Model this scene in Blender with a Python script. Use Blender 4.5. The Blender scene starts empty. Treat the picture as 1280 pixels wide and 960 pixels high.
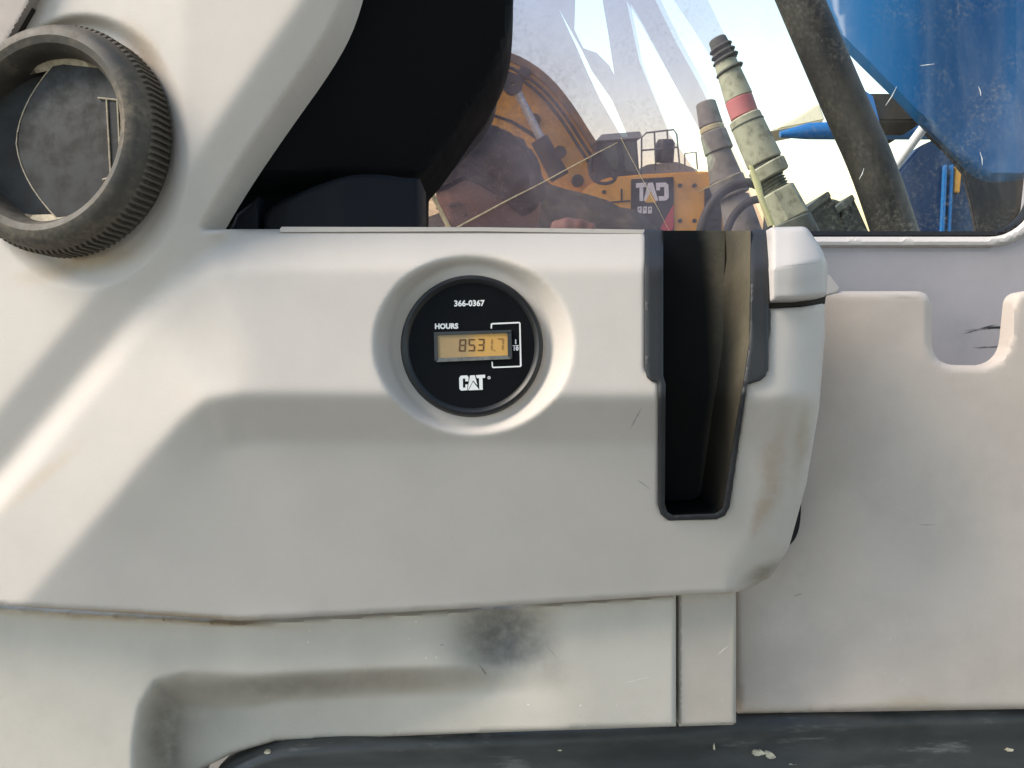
import bpy, bmesh, math, random
import numpy as np
from mathutils import Vector, Matrix
from mathutils.geometry import delaunay_2d_cdt

random.seed(7)
R = math.radians
SC = bpy.context.scene
COL = SC.collection

# ------------------------------------------------------------------ camera
F = 1079.0                       # focal length in photo pixels (1280 wide)
PITCH = R(10.0)                  # the phone looks slightly down
CAMZ = 1.80                      # above the ground outside
W = Matrix.Translation((0, 0, CAMZ)) @ Matrix.Rotation(-PITCH, 4, 'X')   # cab frame (x right, y forward, z up) -> world
cam_d = bpy.data.cameras.new('camera')
cam = bpy.data.objects.new('camera', cam_d)
COL.objects.link(cam)
cam.location = (0, 0, CAMZ)
cam.rotation_euler = (R(90) - PITCH, 0, 0)
cam_d.sensor_width = 36.0
cam_d.lens = 36.0 * F / 1280.0
cam_d.clip_start = 0.01
cam_d.clip_end = 3000.0
SC.camera = cam

# ------------------------------------------------------------------ world, sun, exposure
SUN_DIR = Vector((-0.75, -0.12, 0.72)).normalized()
world = bpy.data.worlds.new('World')
SC.world = world
world.use_nodes = True
wn = world.node_tree.nodes
wn.clear()
sky = wn.new('ShaderNodeTexSky')
sky.sky_type = 'NISHITA'
sky.sun_disc = False
sky.sun_elevation = math.asin(SUN_DIR.z)
sky.sun_rotation = math.atan2(SUN_DIR.x, SUN_DIR.y)
sky.air_density = 1.5
sky.dust_density = 0.7
sky.ozone_density = 0.35
bg = wn.new('ShaderNodeBackground')
bg.inputs['Strength'].default_value = 0.15
wo = wn.new('ShaderNodeOutputWorld')
world.node_tree.links.new(sky.outputs[0], bg.inputs[0])
world.node_tree.links.new(bg.outputs[0], wo.inputs[0])

sun_d = bpy.data.lights.new('sun', 'SUN')
sun_d.energy = 2.3
sun_d.angle = R(30)
sun_d.color = (1.0, 0.89, 0.73)
sun = bpy.data.objects.new('sun', sun_d)
COL.objects.link(sun)
sun.rotation_euler = SUN_DIR.to_track_quat('Z', 'Y').to_euler()
sun.location = (-3, -2, 6)

SC.view_settings.view_transform = 'Standard'
SC.view_settings.look = 'None'
SC.view_settings.exposure = 1.04
SC.view_settings.gamma = 1.0
SC.view_settings.use_curve_mapping = False
SC.cycles.max_bounces = 6
SC.cycles.diffuse_bounces = 3
SC.cycles.glossy_bounces = 2
SC.cycles.transparent_max_bounces = 24
SC.cycles.use_denoising = True

# ------------------------------------------------------------------ helpers
PX = 0.36 / F                     # metres per photo pixel at the console face


def at(px, py, d):
    """photo pixel at depth d (metres along the lens axis) -> cab frame"""
    return Vector(((px - 640.0) / F * d, d, (480.0 - py) / F * d))


def atw(px, py, d):
    return W @ at(px, py, d)


def aty(px, py, Y):
    """photo pixel -> world point on the upright plane y = Y"""
    r = W.to_3x3() @ at(px, py, 1.0)
    t = Y / r.y
    return Vector((r.x * t, Y, CAMZ + r.z * t))


def tag(o, label=None, cat=None, group=None, kind=None):
    if label: o['label'] = label
    if cat: o['category'] = cat
    if group: o['group'] = group
    if kind: o['kind'] = kind
    return o


def empty(name, loc, label=None, cat=None, group=None):
    o = bpy.data.objects.new(name, None)
    COL.objects.link(o)
    o.empty_display_size = 0.02
    o.location = loc
    return tag(o, label, cat, group)


LOC = {}


def wloc(o):
    p = Vector(o.location)
    while o.parent:
        o = o.parent
        p = p + Vector(o.location)
    return p


def link_mesh(name, me, mat, parent=None, smooth=True, sharp=40):
    """me is in world coordinates; recentre its origin and link"""
    n = len(me.vertices)
    co = np.empty(n * 3)
    me.vertices.foreach_get('co', co)
    co = co.reshape(-1, 3)
    c = (co.min(0) + co.max(0)) / 2
    me.vertices.foreach_set('co', (co - c).ravel())
    me.update()
    if smooth:
        me.polygons.foreach_set('use_smooth', [True] * len(me.polygons))
        me.set_sharp_from_angle(angle=R(sharp))
    if mat: me.materials.append(mat)
    o = bpy.data.objects.new(name, me)
    COL.objects.link(o)
    if parent:
        o.parent = parent
        o.location = Vector(c) - wloc(parent)
    else:
        o.location = c
    return o


def pydata(name, verts, faces, mat, parent=None, smooth=True, sharp=40, M=None, uv=None, fix=True):
    me = bpy.data.meshes.new(name)
    if M is not None:
        verts = [M @ Vector(v) for v in verts]
    me.from_pydata([tuple(v) for v in verts], [], faces)
    if uv is not None:
        lay = me.uv_layers.new(name='panel')
        idx = np.empty(len(me.loops), dtype=np.int32)
        me.loops.foreach_get('vertex_index', idx)
        lay.data.foreach_set('uv', np.asarray(uv, dtype=np.float32)[idx].ravel())
    if fix:
        bm = bmesh.new(); bm.from_mesh(me)
        bmesh.ops.recalc_face_normals(bm, faces=bm.faces)
        bm.to_mesh(me); bm.free()
    return link_mesh(name, me, mat, parent, smooth, sharp)


def chaikin(pts, n=2, closed=True, keep=()):
    pts = [tuple(p) for p in pts]
    for _ in range(n):
        out = []
        m = len(pts)
        rng = range(m) if closed else range(m - 1)
        if not closed: out.append(pts[0])
        for i in rng:
            a, b = pts[i], pts[(i + 1) % m]
            out.append((a[0] * .75 + b[0] * .25, a[1] * .75 + b[1] * .25))
            out.append((a[0] * .25 + b[0] * .75, a[1] * .25 + b[1] * .75))
        if not closed: out.append(pts[-1])
        pts = out
    return pts


def round_poly(pts, r, seg=5):
    """round each corner; pts: (x,y) or (x,y,r)"""
    out = []
    n = len(pts)
    for i in range(n):
        p = np.array(pts[i][:2], float)
        rr = pts[i][2] if len(pts[i]) > 2 else r
        a = np.array(pts[i - 1][:2], float) - p
        b = np.array(pts[(i + 1) % n][:2], float) - p
        la, lb = np.linalg.norm(a), np.linalg.norm(b)
        k = min(rr, la * .45, lb * .45)
        if k < 0.3:
            out.append(tuple(p)); continue
        A, B = p + a / la * k, p + b / lb * k
        for j in range(seg + 1):
            t = j / seg
            q = (1 - t) ** 2 * A + 2 * t * (1 - t) * p + t * t * B
            out.append(tuple(q))
    return out


def resample(poly, step, closed=True):
    out = []
    n = len(poly)
    for i in range(n if closed else n - 1):
        a = np.array(poly[i], float); b = np.array(poly[(i + 1) % n], float)
        L = np.linalg.norm(b - a)
        k = max(1, int(math.ceil(L / step)))
        for j in range(k):
            out.append(tuple(a + (b - a) * j / k))
    if not closed: out.append(tuple(poly[-1]))
    return out


def inside(P, poly):
    x, y = P[:, 0], P[:, 1]
    res = np.zeros(len(P), bool)
    n = len(poly)
    for i in range(n):
        x0, y0 = poly[i]; x1, y1 = poly[(i + 1) % n]
        if y0 == y1: continue
        c = ((y0 > y) != (y1 > y)) & (x < (x1 - x0) * (y - y0) / (y1 - y0) + x0)
        res ^= c
    return res


def pdist(P, line, closed=False, vals=None):
    """distance from P to a polyline; optional value interpolated along it"""
    best = np.full(len(P), 1e9)
    val = np.zeros(len(P))
    n = len(line)
    for i in range(n if closed else n - 1):
        a = np.array(line[i][:2], float); b = np.array(line[(i + 1) % n][:2], float)
        ab = b - a
        L2 = max(ab @ ab, 1e-9)
        t = np.clip(((P - a) @ ab) / L2, 0, 1)
        d = np.hypot(P[:, 0] - a[0] - t * ab[0], P[:, 1] - a[1] - t * ab[1])
        m = d < best
        best[m] = d[m]
        if vals is not None:
            v = vals[i] + (vals[(i + 1) % n] - vals[i]) * t
            val[m] = v[m]
    return (best, val) if vals is not None else best


def smooth01(t):
    t = np.clip(t, 0, 1)
    return t * t * (3 - 2 * t)


def shell(name, outline, depth, mat, parent=None, holes=(), step=4.0, lip=0.006, edge_round=None, sharp=35, extra=()):
    """moulded sheet: a dense surface over an outline (design pixels), depth(P) metres from the lens,
    with a lip running back along every border"""
    loops = [resample(outline, step)] + [resample(h, step) for h in holes]
    B = np.array([p for l in loops for p in l])
    mn, mx = B.min(0), B.max(0)
    gx = np.arange(mn[0] + step * .5, mx[0], step)
    gy = np.arange(mn[1] + step * .5, mx[1], step)
    G = np.stack(np.meshgrid(gx, gy), -1).reshape(-1, 2)
    G = G + (np.random.RandomState(3).rand(*G.shape) - .5) * step * .12
    ok = inside(G, loops[0])
    for h in loops[1:]: ok &= ~inside(G, h)
    G = G[ok]
    for l in loops: 
        G = G[pdist(G, l, True) > step * .55]
    pts = [Vector(p) for p in B] + [Vector(p) for p in G]
    edges = []
    o = 0
    for l in loops:
        n = len(l)
        edges += [(o + i, o + (i + 1) % n) for i in range(n)]
        o += n
    vc, ve, fc, ov, oe, of = delaunay_2d_cdt(pts, edges, [], 0, 1e-5)
    V = np.array([tuple(v) for v in vc])
    T = np.array([f for f in fc])
    cen = V[T].mean(1)
    ok = inside(cen, loops[0])
    for h in loops[1:]: ok &= ~inside(cen, h)
    T = T[ok]
    d = depth(V)
    if edge_round:
        dist = pdist(V, loops[0], True)
        for l in loops[1:]: dist = np.minimum(dist, pdist(V, l, True))
        r, amt = edge_round
        q = np.clip(1 - dist / r, 0, 1)
        d = d + amt * (1 - np.sqrt(np.maximum(0, 1 - q * q)))
    X = (V[:, 0] - 640) / F * d
    Z = (480 - V[:, 1]) / F * d
    co = [Vector((x, y, z)) for x, y, z in zip(X, d, Z)]
    faces = []
    for t in T:
        a, b, c = V[t[0]], V[t[1]], V[t[2]]
        cr = (b[0] - a[0]) * (c[1] - a[1]) - (b[1] - a[1]) * (c[0] - a[0])
        faces.append(tuple(t) if cr < 0 else (t[0], t[2], t[1]))
    uv = [(v[0] / 1000, 1 - v[1] / 1000) for v in V]
    if lip:
        cnt = {}
        for f in faces:
            for i in range(3):
                a, b = f[i], f[(i + 1) % 3]
                k = (min(a, b), max(a, b))
                cnt[k] = None if k in cnt else (a, b)
        back = {}
        for k, e in cnt.items():
            if e is None: continue
            for v in e:
                if v not in back:
                    back[v] = len(co)
                    co.append(co[v] + Vector((0, lip, 0)))
                    uv.append(uv[v])
            faces.append((e[1], e[0], back[e[0]], back[e[1]]))
    return pydata(name, co, faces, mat, parent, True, sharp, M=W, uv=uv, fix=False)


def prism(name, poly, d, thick, mat, parent=None, bevel=0.0, M=W, seg=2):
    """flat outline in design pixels at depth d, with thickness running back"""
    bm = bmesh.new()
    vs = [bm.verts.new(at(p[0], p[1], d)) for p in poly]
    f = bm.faces.new(vs)
    r = bmesh.ops.extrude_face_region(bm, geom=[f])
    for v in r['geom']:
        if isinstance(v, bmesh.types.BMVert): v.co.y += thick
    bmesh.ops.recalc_face_normals(bm, faces=bm.faces)
    if bevel:
        bmesh.ops.bevel(bm, geom=[e for e in bm.edges if e.calc_face_angle(0) > .5], offset=bevel, segments=seg, affect='EDGES', clamp_overlap=True)
    bmesh.ops.transform(bm, matrix=M, verts=bm.verts)
    me = bpy.data.meshes.new(name)
    bm.to_mesh(me); bm.free()
    return link_mesh(name, me, mat, parent, True, 35)


def upright(name, poly, Y, thick, mat, parent=None, bevel=0.0):
    """outline (design pixels) on the upright world plane y=Y, extruded away from the cab"""
    bm = bmesh.new()
    vs = [bm.verts.new(aty(p[0], p[1], Y)) for p in poly]
    f = bm.faces.new(vs)
    r = bmesh.ops.extrude_face_region(bm, geom=[f])
    for v in r['geom']:
        if isinstance(v, bmesh.types.BMVert): v.co.y += thick
    bmesh.ops.recalc_face_normals(bm, faces=bm.faces)
    if bevel:
        bmesh.ops.bevel(bm, geom=[e for e in bm.edges if e.calc_face_angle(0) > .5], offset=bevel, segments=2, affect='EDGES', clamp_overlap=True)
    me = bpy.data.meshes.new(name)
    bm.to_mesh(me); bm.free()
    return link_mesh(name, me, mat, parent, True, 35)


def frame_of(axis, up=Vector((0, 0, 1))):
    z = Vector(axis).normalized()
    x = up.cross(z)
    if x.length < 1e-5: x = Vector((1, 0, 0))
    x.normalize()
    y = z.cross(x)
    return Matrix((x, y, z)).transposed().to_4x4()


def lathe(name, prof, M, mat, parent=None, n=64, closed=False, sharp=35, cap=False):
    """prof: (r, t) along local z"""
    vs, fs = [], []
    m = len(prof)
    for i in range(n):
        a = 2 * math.pi * i / n
        for r, t in prof:
            vs.append((r * math.cos(a), r * math.sin(a), t))
    for i in range(n):
        j = (i + 1) % n
        for k in range(m - 1 if not closed else m):
            l = (k + 1) % m
            fs.append((i * m + k, j * m + k, j * m + l, i * m + l))
    if cap:
        fs.append([i * m for i in range(n)])
        fs.append([i * m + m - 1 for i in range(n)][::-1])
    return pydata(name, vs, fs, mat, parent, True, sharp, M=M)


def tube(name, pts, rad, mat, parent=None, n=16, M=None, caps=True, flat=1.0):
    pts = [Vector(p) for p in pts]
    if not hasattr(rad, '__len__'): rad = [rad] * len(pts)
    vs, fs = [], []
    up = Vector((0, 0, 1))
    for i, p in enumerate(pts):
        t = (pts[min(i + 1, len(pts) - 1)] - pts[max(i - 1, 0)]).normalized()
        x = t.cross(Vector((0.123, 0.98, 0.05))).normalized()
        y = t.cross(x)
        for k in range(n):
            a = 2 * math.pi * k / n
            vs.append(p + (x * math.cos(a) + y * math.sin(a) * flat) * rad[i])
    for i in range(len(pts) - 1):
        for k in range(n):
            l = (k + 1) % n
            fs.append((i * n + k, i * n + l, (i + 1) * n + l, (i + 1) * n + k))
    if caps:
        fs.append(list(range(n))[::-1])
        fs.append([(len(pts) - 1) * n + k for k in range(n)])
    return pydata(name, vs, fs, mat, parent, True, 40, M=M)


def text_mesh(name, s, size, M, mat, parent, ext=0.0001, bold=0.0, sx=1.0, align='CENTER'):
    cu = bpy.data.curves.new(name, 'FONT')
    cu.body = s
    cu.size = size
    cu.extrude = ext
    cu.offset = bold
    cu.align_x = align
    cu.align_y = 'CENTER'
    cu.resolution_u = 3
    o = bpy.data.objects.new(name, cu)
    COL.objects.link(o)
    dg = bpy.context.evaluated_depsgraph_get()
    me = bpy.data.meshes.new_from_object(o.evaluated_get(dg))
    bpy.data.objects.remove(o)
    me.transform(M @ Matrix.Diagonal((sx, 1, 1, 1)))
    return link_mesh(name, me, mat, parent, False)


def blur(a, s):
    if s <= 0: return a
    k = int(math.ceil(s * 3))
    w = np.exp(-.5 * (np.arange(-k, k + 1) / s) ** 2); w /= w.sum()
    for ax in (0, 1):
        p = [(0, 0), (0, 0)]; p[ax] = (k, k)
        b = np.pad(a, p, mode='edge')
        out = np.zeros_like(a)
        for i, wi in enumerate(w):
            sl = [slice(None), slice(None)]; sl[ax] = slice(i, i + a.shape[ax])
            out += wi * b[tuple(sl)]
        a = out
    return a


# ------------------------------------------------------------------ materials
class NT:
    def __init__(s, name):
        s.m = bpy.data.materials.new(name)
        s.m.use_nodes = True
        s.t = s.m.node_tree
        s.n = s.t.nodes
        s.p = s.n['Principled BSDF']
        s.out = s.n['Material Output']

    def new(s, k, **kw):
        n = s.n.new(k)
        for a, b in kw.items(): setattr(n, a, b)
        return n

    def link(s, a, b): s.t.links.new(a, b)

    def math(s, op, a, b=None, c=None, clamp=False):
        n = s.new('ShaderNodeMath', operation=op, use_clamp=clamp)
        for i, v in enumerate((a, b, c)):
            if v is None: continue
            if hasattr(v, 'links'): s.link(v, n.inputs[i])
            else: n.inputs[i].default_value = v
        return n.outputs[0]

    def coord(s, kind='Object'):
        return s.new('ShaderNodeTexCoord').outputs[kind]

    def uv(s):
        return s.new('ShaderNodeUVMap', uv_map='panel').outputs[0]

    def noise(s, vec, scale, detail=4, rough=.55, dist=0.0, stretch=None):
        if stretch:
            mp = s.new('ShaderNodeMapping'); mp.inputs['Scale'].default_value = stretch
            if len(stretch) > 3: pass
            s.link(vec, mp.inputs[0]); vec = mp.outputs[0]
        n = s.new('ShaderNodeTexNoise')
        n.inputs['Scale'].default_value = scale
        n.inputs['Detail'].default_value = detail
        n.inputs['Roughness'].default_value = rough
        n.inputs['Distortion'].default_value = dist
        s.link(vec, n.inputs['Vector'])
        return n.outputs[0]

    def ramp(s, x, lo, hi, a=0.0, b=1.0):
        n = s.new('ShaderNodeMapRange', interpolation_type='SMOOTHSTEP')
        n.inputs[1].default_value = lo; n.inputs[2].default_value = hi
        n.inputs[3].default_value = a; n.inputs[4].default_value = b
        s.link(x, n.inputs[0])
        return n.outputs[0]

    def mix(s, f, a, b):
        n = s.new('ShaderNodeMix', data_type='RGBA')
        for i, v in ((0, f), (6, a), (7, b)):
            if hasattr(v, 'links'): s.link(v, n.inputs[i])
            else: n.inputs[i].default_value = v if i == 0 else (*v, 1.0)[:4]
        return n.outputs[2]

    def spot(s, uvv, px, py, rx, ry, ang=0.0, soft=0.6, warp=0.0):
        """soft mask (design pixels) for one stain or painted shade patch at a fixed place on the moulding"""
        v = uvv
        if warp:
            if not hasattr(s, 'wn'):
                nz = s.new('ShaderNodeTexNoise'); nz.inputs['Scale'].default_value = 22; nz.inputs['Detail'].default_value = 4
                s.link(uvv, nz.inputs['Vector'])
                sb = s.new('ShaderNodeVectorMath', operation='SUBTRACT')
                s.link(nz.outputs[1], sb.inputs[0]); sb.inputs[1].default_value = (.5, .5, .5)
                s.wn = sb.outputs[0]
            sub = s.new('ShaderNodeVectorMath', operation='MULTIPLY_ADD')
            s.link(s.wn, sub.inputs[0])
            sub.inputs[1].default_value = (warp, warp, 0)
            s.link(uvv, sub.inputs[2])
            v = sub.outputs[0]
        mp = s.new('ShaderNodeMapping', vector_type='TEXTURE')
        mp.inputs['Location'].default_value = (px / 1000, 1 - py / 1000, 0)
        mp.inputs['Rotation'].default_value = (0, 0, R(ang))
        mp.inputs['Scale'].default_value = (rx / 1000, ry / 1000, 1)
        s.link(v, mp.inputs[0])
        sep = s.new('ShaderNodeVectorMath', operation='MULTIPLY')
        s.link(mp.outputs[0], sep.inputs[0]); sep.inputs[1].default_value = (1, 1, 0)
        ln = s.new('ShaderNodeVectorMath', operation='LENGTH')
        s.link(sep.outputs[0], ln.inputs[0])
        return s.ramp(ln.outputs['Value'], 1.0, 1.0 - soft, 0.0, 1.0)

    def bump(s, h, strength=.2, dist=.0005):
        b = s.new('ShaderNodeBump')
        b.inputs['Strength'].default_value = strength
        b.inputs['Distance'].default_value = dist
        s.link(h, b.inputs['Height'])
        s.link(b.outputs[0], s.p.inputs['Normal'])
        return b


def simple(name, col, rough=.5, metal=0.0, var=.15, scale=60, bump=0.1, bscale=None, bdist=.0004, spec=.5):
    t = NT(name)
    c = t.coord()
    n = t.noise(c, scale, 5, .6)
    a = tuple(x * (1 - var) for x in col); b = tuple(min(1, x * (1 + var)) for x in col)
    t.link(t.mix(t.ramp(n, .3, .7), a, b), t.p.inputs['Base Color'])
    t.link(t.ramp(n, .25, .75, rough * .85, min(1, rough * 1.15)), t.p.inputs['Roughness'])
    t.p.inputs['Metallic'].default_value = metal
    t.p.inputs['Specular IOR Level'].default_value = spec
    if bump:
        t.bump(t.noise(c, bscale or scale * 8, 3, .6), bump, bdist)
    return t.m


def plastic(name, col, stains_shade=(), scratches=(), grime=.1, rough=.55, speck=0.0):
    """moulded cab plastic: fine grain, faint grime, soiling and painted-shade spots (px,py,rx,ry,ang,colour,strength,warp)"""
    dim = .87
    col = tuple(x * dim for x in col)
    t = NT(name)
    u = t.uv()
    big = t.noise(u, 9, 5, .6)
    a = tuple(x * (1 - grime) for x in col)
    c = t.mix(t.ramp(big, .35, .72), col, a)
    mid = t.noise(u, 70, 4, .65)
    c = t.mix(t.ramp(mid, .45, .8, 0, grime * .9), c, tuple(x * .78 for x in col))
    sn = t.noise(u, 60, 4, .65)
    for (px, py, rx, ry, ang, sc, st, wp) in stains_shade:
        m = t.spot(u, px, py, rx, ry, ang, .95, wp)
        m = t.math('MULTIPLY', m, t.ramp(sn, .25, .65, .55 * st, st))
        c = t.mix(m, c, tuple(x * dim for x in sc))
    for (px, py, rx, ry, ang, sc, st) in scratches:
        m = t.math('MULTIPLY', t.spot(u, px, py, rx, ry, ang, .6, .006), t.ramp(sn, .3, .6, .3 * st, st))
        c = t.mix(m, c, sc)
    if speck:
        v = t.new('ShaderNodeTexVoronoi'); v.inputs['Scale'].default_value = 70
        t.link(u, v.inputs['Vector'])
        m = t.math('MULTIPLY', t.ramp(v.outputs['Distance'], .10, .05, 0, 1), t.ramp(t.noise(u, 13, 2), .56, .62, 0, speck))
        c = t.mix(m, c, (.82, .80, .75))
    sc1 = t.noise(u, 26, 3, .6, .2, (1.0, 14.0, 1.0))
    sc2 = t.noise(u, 5, 3, .6)
    c = t.mix(t.math('MULTIPLY', t.ramp(sc1, .66, .74, 0, .16), t.ramp(sc2, .48, .62)), c, tuple(min(1, x * 1.18) for x in col))
    grain = t.noise(u, 620, 2, .7)
    c = t.mix(t.ramp(grain, .30, .70, .10, 0), c, tuple(x * .55 for x in col))
    t.link(c, t.p.inputs['Base Color'])
    t.link(t.ramp(mid, .3, .8, rough * .9, rough * 1.2), t.p.inputs['Roughness'])
    t.p.inputs['Specular IOR Level'].default_value = .22
    t.bump(grain, .30, .0003)
    return t.m


CREAM = (.69, .625, .57)
DUST = (.50, .34, .17)
RUST = (.42, .25, .11)
GREY = (.20, .195, .185)

m_console = plastic('console_plastic', CREAM,
    stains_shade=[(100, 330, 110, 22, 14, DUST, .6, .01), (180, 60, 60, 22, -55, DUST, .5, .01), (30, 300, 40, 14, -60, DUST, .6, .01),
            (55, 595, 100, 14, 41, (.66, .52, .37), .45, .01), (966, 590, 26, 95, -12, RUST, .42, .05), (948, 645, 16, 40, -10, RUST, .40, .05),
            (955, 715, 45, 16, 25, (.22, .18, .12), .7, .01), (1000, 560, 14, 70, -8, (.40, .31, .20), .5, .02),
            (180, 768, 260, 7, -2.5, DUST, .7, .004)],
    scratches=[(795, 522, 1.2, 18, -28, GREY, .8), (805, 606, 1.0, 12, 55, GREY, .7)], grime=.05)
m_cap = plastic('cap_plastic', (.64, .595, .575), stains_shade=[(995, 350, 40, 14, 8, (.44, .40, .37), .35, .02)],
                scratches=[(1000, 331, 34, 1.0, 5, GREY, .5)], grime=.08, rough=.42)
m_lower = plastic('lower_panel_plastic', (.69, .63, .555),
    stains_shade=[(630, 792, 96, 78, 0, (.15, .145, .14), .80, .01), (690, 830, 40, 50, 30, (.33, .31, .28), .45, .03), (470, 850, 190, 22, 2, (.34, .29, .22), .40, .02),  # dark spots in the scoop's hollow and ceiling are painted shade
            (205, 920, 40, 110, 0, (.20, .185, .17), .70, .02), (330, 858, 170, 16, 2, (.30, .27, .22), .5, .02), (160, 772, 280, 9, -3, DUST, .65, .01), (290, 778, 60, 7, 0, (.30, .19, .08), .9, .01), (250, 900, 120, 40, 10, (.42, .40, .37), .35, .03)],  # scoop wall and ceiling darkened as painted shade; dust along the top
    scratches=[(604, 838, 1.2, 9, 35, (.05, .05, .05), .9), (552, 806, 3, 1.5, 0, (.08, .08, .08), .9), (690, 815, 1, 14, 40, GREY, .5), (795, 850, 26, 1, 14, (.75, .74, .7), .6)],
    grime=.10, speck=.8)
m_post = plastic('post_plastic', (.58, .52, .46), stains_shade=[(917, 800, 6, 80, 0, (.75, .66, .5), .5, .01), (870, 870, 40, 50, 0, (.45, .40, .34), .35, .03)],
                 scratches=[(905, 812, 14, 1, 40, (.8, .78, .74), .7)], grime=.1, speck=.5)
m_side = plastic('side_panel_plastic', (.72, .62, .55),
    stains_shade=[(1140, 880, 80, 14, 2, (.52, .42, .26), .5, .03), (1260, 850, 120, 60, 10, (.50, .45, .37), .35, .04), (1100, 600, 60, 200, 10, (.62, .55, .51), .25, .04),
            (1000, 730, 70, 60, 20, (.46, .42, .38), .25, .04), (1130, 372, 30, 5, 0, (.36, .33, .30), .5, .02)],
    scratches=[(1160, 655, 14, 1, 4, GREY, .5), (998, 743, 8, 1.5, 20, GREY, .6), (1030, 690, 3, 3, 0, (.5, .45, .3), .6)], grime=.12, speck=.25)
m_wall = plastic('cab_wall_plastic', (.53, .485, .50), stains_shade=[(1200, 420, 50, 40, 0, (.36, .35, .37), .5, .03)],
    scratches=[(1245, 410, 46, 2.4, 6, (.02, .02, .02), 1.0), (1225, 412, 26, 1.6, 16, (.03, .03, .03), 1.0), (1268, 371, 12, 1.6, 6, (.03, .03, .03), 1.0), (1240, 434, 30, 1.4, 0, (.05, .05, .05), .9)], grime=.1)
m_frame = plastic('window_frame_plastic', (.74, .68, .65), grime=.06)
m_corner = plastic('corner_trim_plastic', (.44, .38, .35), grime=.12)
m_pillar = simple('pillar_black_plastic', (.005, .0056, .0068), .6, var=.2, scale=30, bump=.15, bscale=900, spec=.06)
m_pillar2 = simple('pillar_navy_plastic', (.008, .0095, .014), .55, var=.2, scale=30, bump=.15, bscale=900, spec=.15)
m_gasket = simple('black_rubber', (.008, .008, .009), .55, var=.2, scale=80, bump=.1, spec=.3)
m_seam = simple('dark_seam_strip', (.02, .016, .012), .8, var=.3, scale=80)  # dark brown for the strips laid in seams and gaps
m_trim = simple('pocket_trim_plastic', (.027, .028, .031), .5, var=.12, scale=50, bump=.2, bscale=1500, spec=.4)


def dusty_black(name, base, dust, amount, scale=45):
    t = NT(name)
    c = t.coord()
    n = t.noise(c, scale, 6, .65)
    fine = t.noise(c, scale * 9, 3, .6)
    m = t.math('MULTIPLY', t.ramp(n, .35, .75), t.ramp(fine, .3, .7, .3, 1.0))
    t.link(t.mix(t.math('MULTIPLY', m, amount), base, dust), t.p.inputs['Base Color'])
    t.link(t.ramp(n, .3, .7, .45, .8), t.p.inputs['Roughness'])
    t.p.inputs['Specular IOR Level'].default_value = .35
    t.bump(fine, .15, .0002)
    return t.m


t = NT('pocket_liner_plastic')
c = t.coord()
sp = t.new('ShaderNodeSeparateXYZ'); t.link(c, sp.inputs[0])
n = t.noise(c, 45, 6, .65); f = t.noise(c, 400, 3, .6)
k = t.math('MULTIPLY', t.ramp(sp.outputs[0], .006, .016), t.ramp(n, .3, .65, .75, 1))  # dusty right wall painted paler, standing in for light on it
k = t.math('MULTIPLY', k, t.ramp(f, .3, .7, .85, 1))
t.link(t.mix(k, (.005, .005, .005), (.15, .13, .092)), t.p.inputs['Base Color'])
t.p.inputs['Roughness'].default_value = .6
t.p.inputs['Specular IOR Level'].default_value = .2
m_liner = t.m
m_ring = dusty_black('vent_ring_plastic', (.050, .046, .041), (.21, .17, .125), .95, 40)
m_flap = dusty_black('vent_flap_plastic', (.024, .0232, .0236), (.046, .040, .034), .6, 90)
m_barrel = dusty_black('vent_barrel_dusty', (.20, .175, .14), (.36, .29, .20), .9, 60)
m_edge = simple('vent_dusty_edge', (.42, .36, .27), .8, var=.25, scale=300)

# =================================================================== CAB STRUCTURE
# unseen slabs added round the camera to dim the interior; left side open
m_slab_pale = simple('shade_slab_pale', (.42, .41, .39), .9, var=.08, scale=20)
m_slab_dark = simple('shade_slab_dark', (.10, .10, .10), .8, var=.15, scale=20)


def slab(name, x0, x1, y0, y1, z0, z1, mat):
    vs = [(x, y, z) for x in (x0, x1) for y in (y0, y1) for z in (z0, z1)]
    fs = [(0, 1, 3, 2), (4, 6, 7, 5), (0, 4, 5, 1), (2, 3, 7, 6), (0, 2, 6, 4), (1, 5, 7, 3)]
    o = pydata(name, vs, fs, mat, None, False)
    o['kind'] = 'structure'
    return o


slab('shade_roof', -.40, 1.05, -.95, .05, CAMZ + .75, CAMZ + .80, m_slab_pale)
slab('shade_wall_rear', .08, 1.05, -1.0, -.95, CAMZ - .95, CAMZ + .80, m_slab_pale)
slab('shade_floor', -.55, 1.05, -.95, .60, CAMZ - 1.0, CAMZ - .95, m_slab_dark)

# ------------------------------------------------ height map of the moulded console
HX0, HX1, HY0, HY1, HS = -90, 1110, -90, 830, 2.0
hx = np.arange(HX0, HX1, HS); hy = np.arange(HY0, HY1, HS)
GX, GY = np.meshgrid(hx, hy)
P = np.stack([GX.ravel(), GY.ravel()], 1)

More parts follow.
